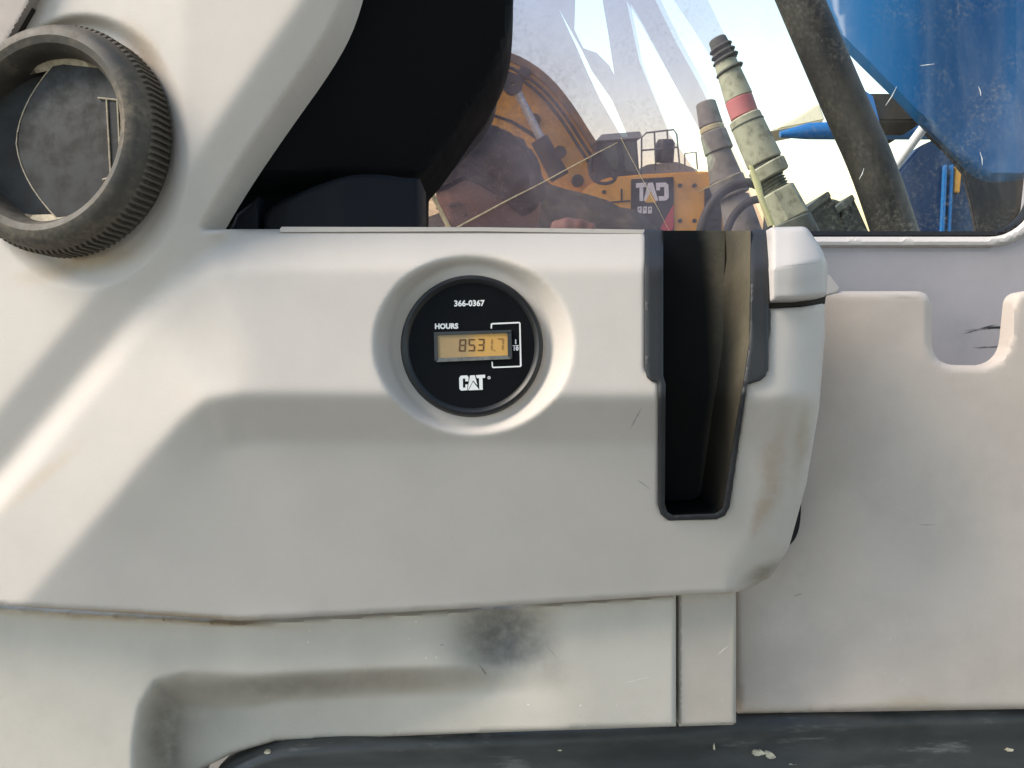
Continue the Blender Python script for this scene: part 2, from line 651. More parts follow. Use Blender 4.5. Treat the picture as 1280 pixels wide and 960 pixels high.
P0 = [(430, -100), (377, 0), (320, 82), (260, 170), (222, 232), (180, 298), (125, 357), (0, 510), (-100, 632)]
Q = [  # x, y, height (m towards the camera)
    [(1120, 284, -.026), (600, 285, -.018), (300, 286, -.012), (262, 294, -.0075), (214, 330, -.0035), (100, 460, -.0130), (0, 578, -.0222), (-100, 690, -.031)],
    [(1120, 334, -.009), (600, 334, -.001), (315, 334, .0025), (272, 341, .0026), (228, 368, .0008), (180, 420, -.0022), (0, 634, -.0142), (-100, 752, -.022)],
    [(1120, 498, .000), (600, 495, .0080), (300, 492, .0105), (258, 498, .0092), (228, 522, .0048), (30, 754, -.0130), (-100, 905, -.024)],
    [(1120, 555, -.014), (600, 553, -.0060), (305, 553, -.0030), (275, 566, -.0035), (240, 610, -.0050), (90, 790, -.0165), (-100, 1015, -.026)],
    [(1120, 733, -.038), (850, 742, -.032), (300, 776, -.0200), (90, 1000, -.034), (-100, 1200, -.044)],
]


def yline(L, x):
    xs = np.array([p[0] for p in L])[::-1]; ys = np.array([p[1] for p in L])[::-1]
    return np.interp(x, xs, ys)


D = [pdist(P, L, False, [p[2] for p in L]) for L in Q]
hc = D[0][1] - D[0][0] * PX * 3.0
for k in range(len(Q)):
    below = P[:, 1] > yline(Q[k], P[:, 0])
    if k + 1 < len(Q):
        t = D[k][0] / (D[k][0] + D[k + 1][0] + 1e-6)
        v = D[k][1] * (1 - t) + D[k + 1][1] * t
    else:
        v = D[k][1]
    hc = np.where(below, v, hc)
vplane = .0040 + (np.minimum(P[:, 0], 230) - 200) * PX * .26 + np.clip(P[:, 0] - 230, 0, None) * PX * .14
s0 = pdist(P, P0)
s0 = np.where(P[:, 1] > yline(P0, P[:, 0]), s0, -s0)
hv = vplane - np.clip(s0, 0, None) * PX * 0.40 - np.clip(s0 - 78, 0, None) * PX * 2.0
H = np.maximum(hv, hc).reshape(GX.shape)
H = blur(H, 3.0)
HB = blur(H, 9.0)
mk = smooth01((GY - 545) / 60) * smooth01((GX - 150) / 70) * smooth01((420 - GX) / 60)
H = H * (1 - mk) + HB * mk
# recess for the hour meter
ex = np.hypot((GX - 592) / 124, (GY - 430) / 113)
ei = np.hypot((GX - 588) / 101, (GY - 432) / 101)
t = np.clip((ei - 1) / ((ei - 1) + (1 - ex) + 1e-6), 0, 1)
t = np.where(ex >= 1, 1, np.where(ei <= 1, 0, t))
HF = -.0095 - (GX - 590) * PX * .04 + (GY - 430) * PX * .05
H = np.where(ex < 1, HF * (1 - t) + H * t, H)
# dished collar around the vent
cx = np.hypot((GX - 104) / 134, (GY - 190) / 172)
ci = np.hypot((GX - 104) / 112, (GY - 182) / 150)
t = np.clip((ci - 1) / ((ci - 1) + (1 - cx) + 1e-6), 0, 1)
t = np.where(cx >= 1, 1, np.where(ci <= 1, 0, t))
H = np.where(cx < 1, (H.clip(None, 1) - .007 * (1 - t)), H)
H = blur(H, 1.1)


def hsample(V):
    fx = np.clip((V[:, 0] - HX0) / HS, 0, len(hx) - 1.001); fy = np.clip((V[:, 1] - HY0) / HS, 0, len(hy) - 1.001)
    i, j = fx.astype(int), fy.astype(int)
    a, b = fx - i, fy - j
    return (H[j, i] * (1 - a) * (1 - b) + H[j, i + 1] * a * (1 - b) + H[j + 1, i] * (1 - a) * b + H[j + 1, i + 1] * a * b)


RIGHT_EDGE = [(1031, 379), (1031, 420), (1024, 510), (1008, 605), (986, 685), (962, 722), (930, 739)]


def console_depth(V):
    d = 0.36 - hsample(V)
    e = pdist(V, RIGHT_EDGE + [(880, 744)])
    q = np.clip(1 - e / 62, 0, 1)
    on = smooth01((V[:, 0] - 905) / 50)
    d = d + .020 * (1 - np.sqrt(np.maximum(0, 1 - q * q))) * on
    return d


console = empty('side_console', atw(400, 776, .36), 'cream moulded plastic side console with diagonal ribs beside the cab window', 'console')
pocket_outer = [(806, 287), (806, 462), (809, 472), (815, 477), (823, 479), (823, 632), (826, 643), (836, 651), (896, 649), (906, 645), (912, 634), (934, 481), (950, 476), (957, 470), (960, 460), (962, 287)]
pocket_hole = [(809, 284), (809, 462), (826, 476), (826, 632), (836, 648), (896, 646), (908, 634), (931, 476), (957, 462), (959, 284)]
con_outline = chaikin([(548, -300), (450, -70), (433, 0), (403, 58), (340, 146), (290, 220), (252, 284)], 2, False) + [(256, 287), (300, 286.5), (806, 287), (809, 300), (809, 462), (826, 476), (826, 632), (836, 648), (896, 646), (908, 634), (931, 476), (957, 462),
               (960, 386), (1000, 384), (1026, 380)] + RIGHT_EDGE + [(900, 742), (850, 744), (560, 762), (300, 776), (150, 766), (0, 757), (-80, 753), (-170, 749), (-170, -300)]
vent_hole = [(100 + 92 * math.cos(R(a)), 181 + 124 * math.sin(R(a))) for a in range(0, 360, 6)]
shell('console_shell', con_outline, console_depth, m_console, console, holes=[vent_hole], step=3.4, lip=.024, edge_round=(7, .0022), sharp=50)

# thin raised lid strip along the top of the console
shell('top_ledge', [(350, 286), (352, 283.5), (600, 284), (804, 287), (804, 292), (600, 289), (350, 290)], lambda V: .36 - hsample(np.stack([V[:, 0], 0 * V[:, 1] + 291], 1)) - .0006, m_console, console, step=4, lip=.02)

# end cap at the right of the pocket
def cap_depth(V):
    x, y = V[:, 0], V[:, 1]
    ln = 336 - (x - 965) * .19
    h = np.where(y < ln, -(ln - y) * PX * .75, 0)
    return .3585 - h + np.clip((x - 985) / 50, 0, 1) ** 2 * .010


shell('end_cap', round_poly([(963, 284, 3), (1008, 283, 7), (1028, 312, 8), (1035, 334, 8), (1033, 371, 6), (1000, 375, 2), (963, 377, 3)], 3), cap_depth, m_cap, console, step=3, lip=.03, edge_round=(7, .003), sharp=55)
shell('cap_gap', [(960, 374), (1033, 367), (1031, 380), (960, 386)], lambda V: .369 + (V[:, 0] - 960) * PX * .55, m_seam, console, step=5, lip=.01)

# storage pocket insert: trim with flanges, deep liner
pocket = None
inner = [(829, 287), (829, 470), (832, 480), (831, 630), (834, 640), (841, 644), (894, 642), (902, 637), (905, 628), (921, 525), (930, 475), (937, 425), (939, 287)]
trim_outline = pocket_outer + inner[::-1]


def trim_depth(V):
    d = console_depth(np.stack([np.clip(V[:, 0], -80, 800), V[:, 1]], 1)) + (V[:, 0] - 800) * PX * .012
    up = np.clip((332 - V[:, 1]) / 45, 0, 1)
    return d - .0012 + up * .001


trim = shell('pocket_trim', trim_outline, trim_depth, m_trim, console, step=3, lip=.006, edge_round=(2.5, .0006), sharp=45)


def pocket_liner():
    rows = []
    pts = resample(inner, 10, False)
    d0 = trim_depth(np.array(pts))
    vs = []
    lay = [(0.0, 1.0), (.012, 1.0), (.028, 1.0), (.042, 1.0), (.044, .985)]
    cxp, czp = np.mean([p[0] for p in pts]), 560
    for (dd, sc) in lay:
        for p, d in zip(pts, d0):
            b = at(p[0], p[1], d)
            c = at(cxp, min(p[1], 600), d)
            q = c + (b - c) * sc
            z = q.z if p[1] > 300 else at(p[0], 288, d + dd).z
            vs.append(Vector((q.x, d + .0006 + dd, z)))
    n = len(pts)
    fs = []
    for k in range(len(lay) - 1):
        for i in range(n - 1):
            fs.append((k * n + i, k * n + i + 1, (k + 1) * n + i + 1, (k + 1) * n + i))
    o = (len(lay) - 1) * n
    fs.append([o + i for i in range(n)])
    return pydata('pocket_liner', vs, fs, m_liner, trim, True, 30, M=W)


pocket_liner()

# rectangular corner trim at the very top left
ct = shell('corner_trim', [(-170, -300), (150, -300), (62, -60), (36, 8), (2, 66), (-60, 160), (-170, 330)], lambda V: .366 - (V[:, 0] - 0) * PX * .26, m_corner, None, step=3, lip=.012, edge_round=(5, .002))
tag(ct, 'brownish pillar trim at the upper left corner above the vent', 'trim')
gp = shell('trim_gap', [(36, 10), (41, 10), (6, 72), (-40, 150), (-44, 140), (2, 66)], lambda V: .3705 - (V[:, 0]) * PX * .26, m_seam, ct, step=3, lip=.006)

# ------------------------------------------------ air vent
VA = Vector((-math.sin(R(13)), -math.cos(R(13)), .03)).normalized()
VC = at(86, 181, .3665)
VM = W @ Matrix.Translation(VC) @ frame_of(VA)
vent = empty('air_vent', W @ (VC + Vector((0, 0, -.048))), 'round dark grey air vent with ribbed bezel ring and closed flap', 'air vent')
ring_prof = [(.0346, -.012), (.0347, .0085), (.0354, .0128), (.0372, .0158), (.0400, .0170), (.0428, .0164), (.0451, .0145), (.0463, .0118), (.0466, .0095), (.0466, -.003), (.044, -.009)]
lathe('bezel_ring', ring_prof, VM, m_ring, vent, 96)
# ribs round the grip band
rib_me = None
NR = 108
for i in range(NR):
    a = 2 * math.pi * i / NR
    L = VM @ Matrix.Rotation(a, 4, 'Z')
    if rib_me is None:
        w = .00085
        vs = [(.0460, -w, .0102), (.0480, -w * .6, .0078), (.0480, -w * .6, -.0025), (.0460, -w, -.0025),
              (.0460, w, .0102), (.0480, w * .6, .0078), (.0480, w * .6, -.0025), (.0460, w, -.0025)]
        fs = [(0, 1, 2, 3), (7, 6, 5, 4), (0, 4, 5, 1), (1, 5, 6, 2), (2, 6, 7, 3)]
        rib_me = bpy.data.meshes.new('rib')
        rib_me.from_pydata(vs, [], fs)
        rib_me.materials.append(m_ring)
    o = bpy.data.objects.new('rib', rib_me)
    COL.objects.link(o)
    o.parent = vent
    Lm = L.copy()
    Lm.translation = L.translation - Vector(vent.location)
    o.matrix_local = Lm
lathe('barrel', [(.0360, .004), (.0358, -.006), (.034, -.018), (.026, -.026), (.012, -.030), (.0005, -.031)], VM, m_barrel, vent, 96)
# flap: two half plates, the left one curved away
def vent_plate(name, poly, z0, fn, mat, thick=.0012, par=None):
    bm = bmesh.new()
    vs = [bm.verts.new((x, y, z0 + fn(x, y))) for x, y in poly]
    f = bm.faces.new(vs)
    bmesh.ops.triangulate(bm, faces=[f])
    r = bmesh.ops.extrude_face_region(bm, geom=list(bm.faces))
    for v in r['geom']:
        if isinstance(v, bmesh.types.BMVert): v.co.z -= thick
    bmesh.ops.recalc_face_normals(bm, faces=bm.faces)
    bmesh.ops.transform(bm, matrix=VM, verts=bm.verts)
    me = bpy.data.meshes.new(name); bm.to_mesh(me); bm.free()
    return link_mesh(name, me, mat, par or vent, True, 30)


def arc_pts(n=14):
    out = []
    for i in range(n + 1):
        t = i / n
        y = .0335 - .067 * t
        x = -.0205 + .0165 * ((y / .0335) ** 2) + (.004 if y < 0 else 0) * (-y / .0335)
        out.append((x, y))
    return out


AP = arc_pts()
plate_poly = AP + [(.0150, -.0325), (.0270, -.0245), (.0335, -.013), (.0352, 0), (.0335, .013), (.0270, .0245), (.0150, .0325)]
tilt = lambda x, y: .0062 - (x + .02) * .05 - abs(y) * .03
plate = vent_plate('flap_plate', plate_poly, 0, tilt, m_flap)
tube('flap_edge', [(x, y, tilt(x, y) + .0001) for x, y in AP], .00028, m_edge, plate, n=6, M=VM)
# curved half behind it on the left
vs, fs = [], []
NX, NY = 10, 8
for i in range(NX + 1):
    x = -.0362 + .030 * i / NX
    lim = math.sqrt(max(0, .0362 ** 2 - x * x)) if x < -.012 else .0335
    lim = min(lim, .031)
    for j in range(NY + 1):
        y = -lim + 2 * lim * j / NY
        vs.append((x, y, .0105 - .012 * math.sin((x + .0362) / .030 * 1.5)))
for i in range(NX):
    for j in range(NY):
        a = i * (NY + 1) + j
        fs.append((a, a + NY + 1, a + NY + 2, a + 1))
pydata('curved_flap', vs, fs, m_flap, vent, True, 40, M=VM)
shelf_m = simple('vent_dusty_shelf', (.40, .34, .25), .85, var=.3, scale=250)
for y0, y1 in ((-.0358, -.0305), (.0318, .0358)):
    xs_ = [-.026, -.014, 0, .012, .022]
    q = [(x, -math.sqrt(.0357 ** 2 - x * x) if y0 < 0 else math.sqrt(.0357 ** 2 - x * x), .006) for x in xs_]
    q2 = [(x, (y1 if y0 < 0 else y0) * (1 - .12 * (x / .03) ** 2) + random.uniform(-.0005, .0005), .0035) for x in xs_]
    n_ = len(xs_)
    pydata('dusty_shelf', q + q2, [(i, i + 1, n_ + i + 1, n_ + i) for i in range(n_ - 1)], shelf_m, vent, True, 40, M=VM)
# finger tab on the flap: thin dusty bars
for (x0, y0, x1, y1) in ((.0215, .0165, .0242, -.0165), (.0265, .0155, .0288, -.0150), (.0175, .0172, .0305, .0152), (.0205, -.0172, .0298, -.0150)):
    tube('tab_bar', [(x0, y0, tilt(x0, y0) + .0007), (x1, y1, tilt(x1, y1) + .0007)], .00042, m_edge, plate, n=6, M=VM)
vs = [(.0220, .0155, 0), (.0272, .0148, 0), (.0288, -.0145, 0), (.0242, -.0158, 0)]
pydata('tab_slot', [(x, y, tilt(x, y) + .0004) for x, y, z in vs], [(0, 1, 2, 3)], m_gasket, plate, False, M=VM)

# ------------------------------------------------ hour meter
MA = Vector((.03, -1, .05)).normalized()
MC = at(590, 432.5, .3695)
MM = W @ Matrix.Translation(MC) @ frame_of(MA)
RM = 90 * .3655 / F
meter = empty('hour_meter', W @ (MC + Vector((0, 0, -RM))), 'round black hour meter with amber display reading 8531.7', 'hour meter')
m_mface = simple('meter_face_black', (.004, .0044, .006), .5, var=.15, scale=100, bump=.03, spec=.1)
m_mring = simple('meter_bezel_black', (.010, .011, .013), .42, var=.2, scale=100, bump=.05, spec=.5)
m_white = simple('white_print', (.80, .80, .80), .6, var=.04, scale=200, bump=0)
m_lcdtxt = simple('display_segment', (.11, .045, .012), .6, var=.05, bump=0)
m_ghost = simple('display_segment_faint', (.33, .17, .045), .6, var=.05, bump=0)
m_lcdrim = simple('display_surround', (.035, .036, .036), .35, var=.2, bump=0)
m_sill = simple('display_sill', (.16, .155, .14), .3, var=.3, scale=300, bump=0)
lathe('bezel', [(RM * .87, .0018), (RM * .90, .0032), (RM * .935, .0038), (RM * .97, .0034), (RM * .99, .0022), (RM, 0), (RM, -.004)], MM, m_mring, meter, 96)
lathe('dial', [(.00005, .0020), (RM * .5, .0020), (RM * .89, .0020)], MM, m_mface, meter, 72)
u = .3655 / F   # metres per photo pixel on the dial


def dial(px, py, z=.0022):
    return ((px - 590.5) * u, (432.5 - py) * u, z)


def flat(name, poly, z, mat, par, th=.0002):
    bm = bmesh.new()
    f = bm.faces.new([bm.verts.new(dial(x, y, z)) for x, y in poly])
    r = bmesh.ops.extrude_face_region(bm, geom=[f])
    for v in r['geom']:
        if isinstance(v, bmesh.types.BMVert): v.co.z -= th
    bmesh.ops.recalc_face_normals(bm, faces=bm.faces)
    bmesh.ops.transform(bm, matrix=MM, verts=bm.verts)
    me = bpy.data.meshes.new(name); bm.to_mesh(me); bm.free()
    return link_mesh(name, me, mat, par, False)


# display
t = NT('amber_display')
c = t.coord('Generated')
sep = t.new('ShaderNodeSeparateXYZ'); t.link(c, sep.inputs[0])
n = t.noise(t.coord(), 350, 3)
f = t.math('ADD', t.ramp(sep.outputs[0], .35, .62), t.ramp(n, .3, .7, -.12, .12), clamp=True)  # left darker, right brighter: sunlight across the display painted in
t.link(t.mix(f, (.40, .27, .125), (.62, .34, .085)), t.p.inputs['Base Color'])
t.p.inputs['Roughness'].default_value = .35
m_amber = t.m
scr = flat('display', [(547, 419), (635, 416.5), (635.5, 445), (548, 449)], .00265, m_amber, meter)
# raised surround, four bars, the lower one a pale sill
flat('display_rim', [(543, 416), (640, 413), (640, 417), (547, 420)], .0033, m_lcdrim, scr, .0012)
flat('display_rim', [(635, 416), (640, 416), (641, 449), (635.5, 446)], .0033, m_lcdrim, scr, .0012)
flat('display_rim', [(543, 416), (547, 419), (548, 449), (544, 453)], .0033, m_lcdrim, scr, .0012)
flat('display_sill', [(548, 448.5), (635.5, 445), (640, 449.5), (546, 453.5)], .0030, m_sill, scr, .0009)
SEG = {'8': 'abcdefg', '5': 'acdfg', '3': 'abcdg', '1': 'bc', '7': 'abc'}


def digit(ch, x, y, w, h, mat, sl=-.05):
    th = 1.7
    g = .25
    q = {'a': [(0, 0), (w, 0), (w - th, th), (th, th)], 'g': [(th * .6, h / 2), (th, h / 2 - th / 2), (w - th, h / 2 - th / 2), (w - th * .6, h / 2), (w - th, h / 2 + th / 2), (th, h / 2 + th / 2)],
         'd': [(th, h - th), (w - th, h - th), (w, h), (0, h)],
         'f': [(0, g), (th, th + g), (th, h / 2 - th / 2), (0, h / 2 - g)], 'e': [(0, h / 2 + g), (th, h / 2 + th / 2), (th, h - th - g), (0, h - g)],
         'b': [(w, g), (w, h / 2 - g), (w - th, h / 2 - th / 2), (w - th, th + g)], 'c': [(w, h / 2 + g), (w, h - g), (w - th, h - th - g), (w - th, h / 2 + th / 2)]}
    bm = bmesh.new()
    for s in SEG[ch]:
        bm.faces.new([bm.verts.new(dial(x + a - (b - h) * .06, y + b - (x - 547) * .028, .0028)) for a, b in q[s]])
    bmesh.ops.transform(bm, matrix=MM, verts=bm.verts)
    me = bpy.data.meshes.new('digit'); bm.to_mesh(me); bm.free()
    return link_mesh('digit', me, mat, scr, False)


for ch, x, mt in (('8', 574, m_lcdtxt), ('5', 585.5, m_lcdtxt), ('3', 597, m_lcdtxt), ('1', 607, m_ghost), ('7', 621, m_ghost)):
    digit(ch, x, 425.5, 8.6, 15.5, mt)
flat('decimal_point', [(617.5, 437.5), (619, 437.5), (619, 439), (617.5, 439)], .0029, m_ghost, scr, .00005)


def mtext(s, px, py, size, bold=0.0, sx=1.0, par=None):
    M = MM @ Matrix.Translation(dial(px, py, .0022)) @ Matrix.Rotation(R(1.0), 4, 'Z')
    return text_mesh('lettering', s, size * u, M, m_white, par or meter, .00004, bold * u, sx)


mtext('366-0367', 587, 379.5, 10.2, .35, .98)
mtext('HOURS', 558.5, 408.5, 9.0, .45, .98)
mtext('1', 645.5, 428, 7.5, .35)
mtext('10', 645.5, 436.5, 7.0, .35)
flat('fraction_bar', [(641.5, 432.2), (649.5, 432), (649.5, 433), (641.5, 433.2)], .00225, m_white, meter, .00005)
# bracket
flat('bracket', [(614, 411), (614, 405.5), (615.5, 404), (650, 402.5), (651.7, 404), (653, 458), (651.5, 459.6), (617, 461), (615.5, 459.5), (615, 453), (616.7, 453), (617, 459.2), (650.8, 457.9), (649.9, 404.4), (616, 406), (615.7, 411)], .00225, m_white, meter, .00005)
# CAT letters
logo = flat('logo_letter', [(574.5, 473.5), (576.5, 470.5), (584.5, 470), (586.2, 472), (586.3, 477.5), (582.2, 477.6), (582.1, 474), (579.2, 474.2), (579.4, 485.6), (582.4, 485.4), (582.3, 481.5), (585.4, 481.3), (584.2, 488.8), (577, 489.3), (574.9, 487)], .0023, m_white, meter, .0001)
flat('logo_letter', [(588.2, 470.2), (594.2, 469.9), (597.5, 482.5), (592, 476.5), (585.6, 488.8), (584.9, 488.8)], .0023, m_white, meter, .0001)
flat('logo_triangle', [(592, 478), (600, 488.3), (586.4, 488.9)], .0023, m_white, meter, .0001)
flat('logo_letter', [(595.6, 469.8), (607, 469.2), (607.1, 473.2), (603.8, 473.4), (604.2, 488.1), (599.9, 488.3), (599.4, 473.6), (596.6, 473.7)], .0023, m_white, meter, .0001)
lathe('registered_mark', [(1.9 * u, 0), (1.9 * u, .00008), (1.2 * u, .00008), (1.2 * u, 0)], MM @ Matrix.Translation(dial(612, 473, .0022)), m_white, meter, 20)
mtext('R', 612, 473, 2.6, .05)

# ------------------------------------------------ black pillar between console and window
pil_out = chaikin([(548, -300), (450, -70), (430, 0), (420, 28), (398, 64), (354, 126), (250, 286)], 2, False) + [(524, 292), (524, 226)] + chaikin([(526, 222), (545, 200), (590, 135), (622, 85), (636, 45), (641, 0), (642, -70), (650, -300)], 2, False)


def pil_depth(V):
    cx = 455 + np.clip(60 - V[:, 1], -400, 400) * .55 + 60
    q = (V[:, 0] - cx) / 130
    return .384 + .045 * smooth01((q + 1.1) / 2.4) + np.clip(V[:, 1] - 215, 0, 30) / 30 * .012


pillar = shell('window_pillar', pil_out, pil_depth, m_pillar, None, step=6, lip=.05, edge_round=(8, .004))
tag(pillar, 'broad black plastic pillar sweeping up left of the window', 'pillar')


def foot_depth(V):
    return .388 + np.clip((300 - V[:, 0]) / 60, -1, 1) * .004 + np.abs(V[:, 0] - 430) * PX * .1


shell('pillar_foot', chaikin([(330, 292), (330, 262), (378, 238), (430, 219), (470, 217), (505, 222), (524, 223)], 2, False) + [(525, 292)], foot_depth, m_pillar2, pillar, step=2.5, lip=.03, edge_round=(6, .002))
shell('pillar_toe', [(286, 291), (296, 268), (323, 246), (325, 291)], lambda V: .390 + 0 * V[:, 0], m_pillar2, pillar, step=2.5, lip=.02, edge_round=(5, .002))

# ------------------------------------------------ cab wall with window opening
wall = shell('cab_wall', [(930, 306), (1236, 306), (1262, 299), (1284, 282), (1300, 255), (1306, 200), (1306, -300), (1420, -300), (1420, 620), (930, 620)],
             lambda V: .519 + 0 * V[:, 0] - np.clip(V[:, 1] - 306, 0, 400) * PX * .04, m_wall, None, step=6, lip=.02, edge_round=(6, .002))
wall['kind'] = 'structure'

win = empty('cab_window', atw(900, 300, .53), 'dusty cab window with black rubber seal and rounded lower corner', 'window')


def win_path(o):
    """lower-right run of the opening, offset o design pixels outward"""
    base = [(-1, 0)]
    pts = [(430, 292 + o), (1236, 292 + o)]
    cxx, cyy, r = 1236, 232, 60 + o
    for i in range(1, 13):
        a = R(90 - 90 * i / 12)
        pts.append((cxx + r * math.cos(a), cyy + r * math.sin(a)))
    pts.append((cxx + r, -300))
    return pts


fr = win_path(17)[0:1] + win_path(17)[1:]
frame_poly = [(930, 309)] + win_path(17)[1:] + win_path(4)[:0:-1] + [(930, 296)]
shell('window_frame', frame_poly, lambda V: .516 + 0 * V[:, 0], m_frame, win, step=4, lip=.008, edge_round=(6, .003))
seal_poly = [(430, 300)] + win_path(6)[1:] + win_path(-3)[:0:-1] + [(430, 289)]
shell('window_seal', seal_poly, lambda V: .522 + 0 * V[:, 0], m_gasket, win, step=4, lip=.008, edge_round=(5, .003))
# left run of the seal curving out from behind the pillar
m_seal2 = dusty_black('dusty_seal', (.022, .024, .022), (.09, .085, .065), .8, 30)
sl = chaikin([(640, -300), (634, -90), (628, 20), (623, 85), (621, 120), (612, 150), (588, 178), (545, 222), (520, 245)], 2, False)
sr = chaikin([(500, 245), (520, 222), (560, 160), (580, 80), (590, -90), (600, -300)], 2, False)
shell('window_seal', sl + sr, lambda V: .524 + 0 * V[:, 0], m_seal2, win, step=6, lip=.02, edge_round=(5, .003))

# glass
t = NT('dusty_glass')
c = t.coord()
t.n.remove(t.p)
tr = t.new('ShaderNodeBsdfTransparent'); tr.inputs[0].default_value = (.96, .97, .97, 1)
df = t.new('ShaderNodeBsdfDiffuse'); df.inputs[0].default_value = (.50, .46, .38, 1)
gl = t.new('ShaderNodeBsdfGlossy'); gl.inputs['Roughness'].default_value = .02
fine = t.noise(c, 420, 3, .7)
mid = t.noise(c, 22, 5, .65)
streak = t.noise(c, 30, 4, .6, 0, (1.0, 1.0, .12))
dust = t.math('MULTIPLY', t.ramp(fine, .42, .75), t.ramp(mid, .40, .80, .02, .38))
dust = t.math('ADD', dust, t.ramp(streak, .45, .8, .0, .10), clamp=True)
v = t.new('ShaderNodeTexVoronoi'); v.inputs['Scale'].default_value = 160; t.link(c, v.inputs['Vector'])
dust = t.math('ADD', dust, t.math('MULTIPLY', t.ramp(v.outputs['Distance'], .16, .08), t.ramp(mid, .55, .72, 0, .30)), clamp=True)
sp = t.new('ShaderNodeSeparateXYZ'); t.link(c, sp.inputs[0])
low = t.math('MULTIPLY', t.ramp(sp.outputs[2], -.055, .0, 1, 0), t.ramp(sp.outputs[0], -.02, -.13, 0, 1))
spk = t.math('MULTIPLY', low, t.ramp(t.noise(c, 230, 5, .8), .36, .70, .14, .55))
dust = t.math('ADD', dust, spk, clamp=True)
mx = t.new('ShaderNodeMixShader'); t.link(dust, mx.inputs[0]); t.link(tr.outputs[0], mx.inputs[1]); t.link(df.outputs[0], mx.inputs[2])
mx2 = t.new('ShaderNodeMixShader')
fr_ = t.new('ShaderNodeFresnel'); fr_.inputs[0].default_value = 1.3
t.link(fr_.outputs[0], mx2.inputs[0]); t.link(mx.outputs[0], mx2.inputs[1]); t.link(gl.outputs[0], mx2.inputs[2])
t.link(mx2.outputs[0], t.out.inputs[0])
m_glass = t.m
GD = .530
glass_poly = [(430, -300), (430, 294)] + win_path(3)[1:]
bmv = [at(x, y, GD) for x, y in glass_poly]
pydata('pane', bmv, [list(range(len(bmv)))], m_glass, win, False, M=W)

# added lavender sheet standing in for reflected sky, cut out for the glare streaks
t = NT('reflected_haze')
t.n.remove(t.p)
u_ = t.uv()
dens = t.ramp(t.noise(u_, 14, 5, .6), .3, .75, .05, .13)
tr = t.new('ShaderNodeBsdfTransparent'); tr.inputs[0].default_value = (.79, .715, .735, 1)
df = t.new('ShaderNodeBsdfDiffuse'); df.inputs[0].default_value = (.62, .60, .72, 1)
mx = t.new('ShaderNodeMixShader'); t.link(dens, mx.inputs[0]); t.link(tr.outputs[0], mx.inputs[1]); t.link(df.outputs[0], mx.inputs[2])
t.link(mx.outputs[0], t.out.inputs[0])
m_refl = t.m
gaps = [
    [(722, -85), (748, -85), (753, 0), (761, 47), (768, 94), (762, 82), (746, 66), (729, 60), (718, 37)],
    [(699, 12), (728, 64), (740, 89), (765, 125), (785, 171), (777, 171), (750, 124), (734, 90), (722, 62)],
    [(788, 4), (804, 31), (832, 84), (860, 138), (890, 197), (885, 210), (870, 216), (838, 168), (803, 78)],
]
refl_out = [(430, -298), (700, -298), (792, -88), (826, 0), (852, 53), (880, 103), (908, 160), (925, 200), (955, 262), (966, 291), (430, 291)]
def grow(poly, k):
    c0 = np.mean(poly, 0)
    return [(c0[0] + (p[0] - c0[0]) * k[0], c0[1] + (p[1] - c0[1]) * k[1]) for p in poly]


film = shell('reflection_sheet', refl_out, lambda V: GD - .0015 + 0 * V[:, 0], m_refl, win, holes=gaps, step=9, lip=0)
gaps_b = [gaps[0], gaps[1], grow(gaps[2], (1.10, 1.03))]
refl_sheet_b = shell('reflection_sheet', [(p[0] - (7 if p[0] > 500 else 0), p[1]) for p in refl_out], lambda V: GD - .0011 + 0 * V[:, 0], m_refl, win, holes=gaps_b, step=9, lip=0)
refl_sheet2 = shell('reflection_sheet', [(735, -298), (800, -298), (868, -88), (885, 0), (905, 42), (915, 64), (896, 84), (867, 37), (842, 0), (812, -88)], lambda V: GD - .0015 + 0 * V[:, 0], m_refl, win, step=9, lip=0)
film['label'] = 'pale sheet added in place of the sky reflection, cut by slanting glare streaks'
m_crease = simple('pale_crease', (.50, .42, .28), .5, var=.25, scale=300)


def crease(a, b, w0, w1):
    pa, pb = at(a[0], a[1], GD - .002), at(b[0], b[1], GD - .002)
    n = 10
    pts = [pa.lerp(pb, i / n) + Vector((random.uniform(-1, 1), 0, random.uniform(-1, 1))) * .0002 for i in range(n + 1)]
    rad = [(w0 + (w1 - w0) * i / n) * GD / F * random.uniform(.8, 1.2) for i in range(n + 1)]
    return tube('crease', pts, rad, m_crease, film, 8, M=W, flat=.25)


crease((531, 224), (563, 288), 2.2, 3)
crease((566, 287), (772, 178), 1.1, .4)
crease((776, 172), (838, 291), .5, .3)
crease((872, 240), (925, 215), .5, .3)
m_scr = simple('glass_scratch', (.75, .75, .73), .5, var=.1, bump=0)
for a, b in (((1107, 132), (1121, 108)), ((1074, 224), (1080, 210)), ((1150, 82), (1168, 80)), ((1225, 190), (1228, 206)), ((1223, 108), (1226, 120))):
    tube('scratch', [at(*a, GD - .001), at((a[0] + b[0]) / 2 + 1, (a[1] + b[1]) / 2, GD - .001), at(*b, GD - .001)], [.0001, .0003, .0001], m_scr, win, 6, M=W, flat=.3)

# ------------------------------------------------ notched side panel
side_out = round_poly([(905, 360, 4), (1042, 364, 2), (1164, 364, 20), (1165, 456, 30), (1257, 457, 36), (1266, 365, 18), (1300, 362, 10), (1420, 360), (1420, 884), (921, 892, 3)], 4, 8)


def side_depth(V):
    # gentle vertical ridge and a slight swell towards the console
    x, y = V[:, 0], V[:, 1]
    return .432 + smooth01((1110 - x) / 120) * .006 + smooth01((y - 520) / 500) * -.006


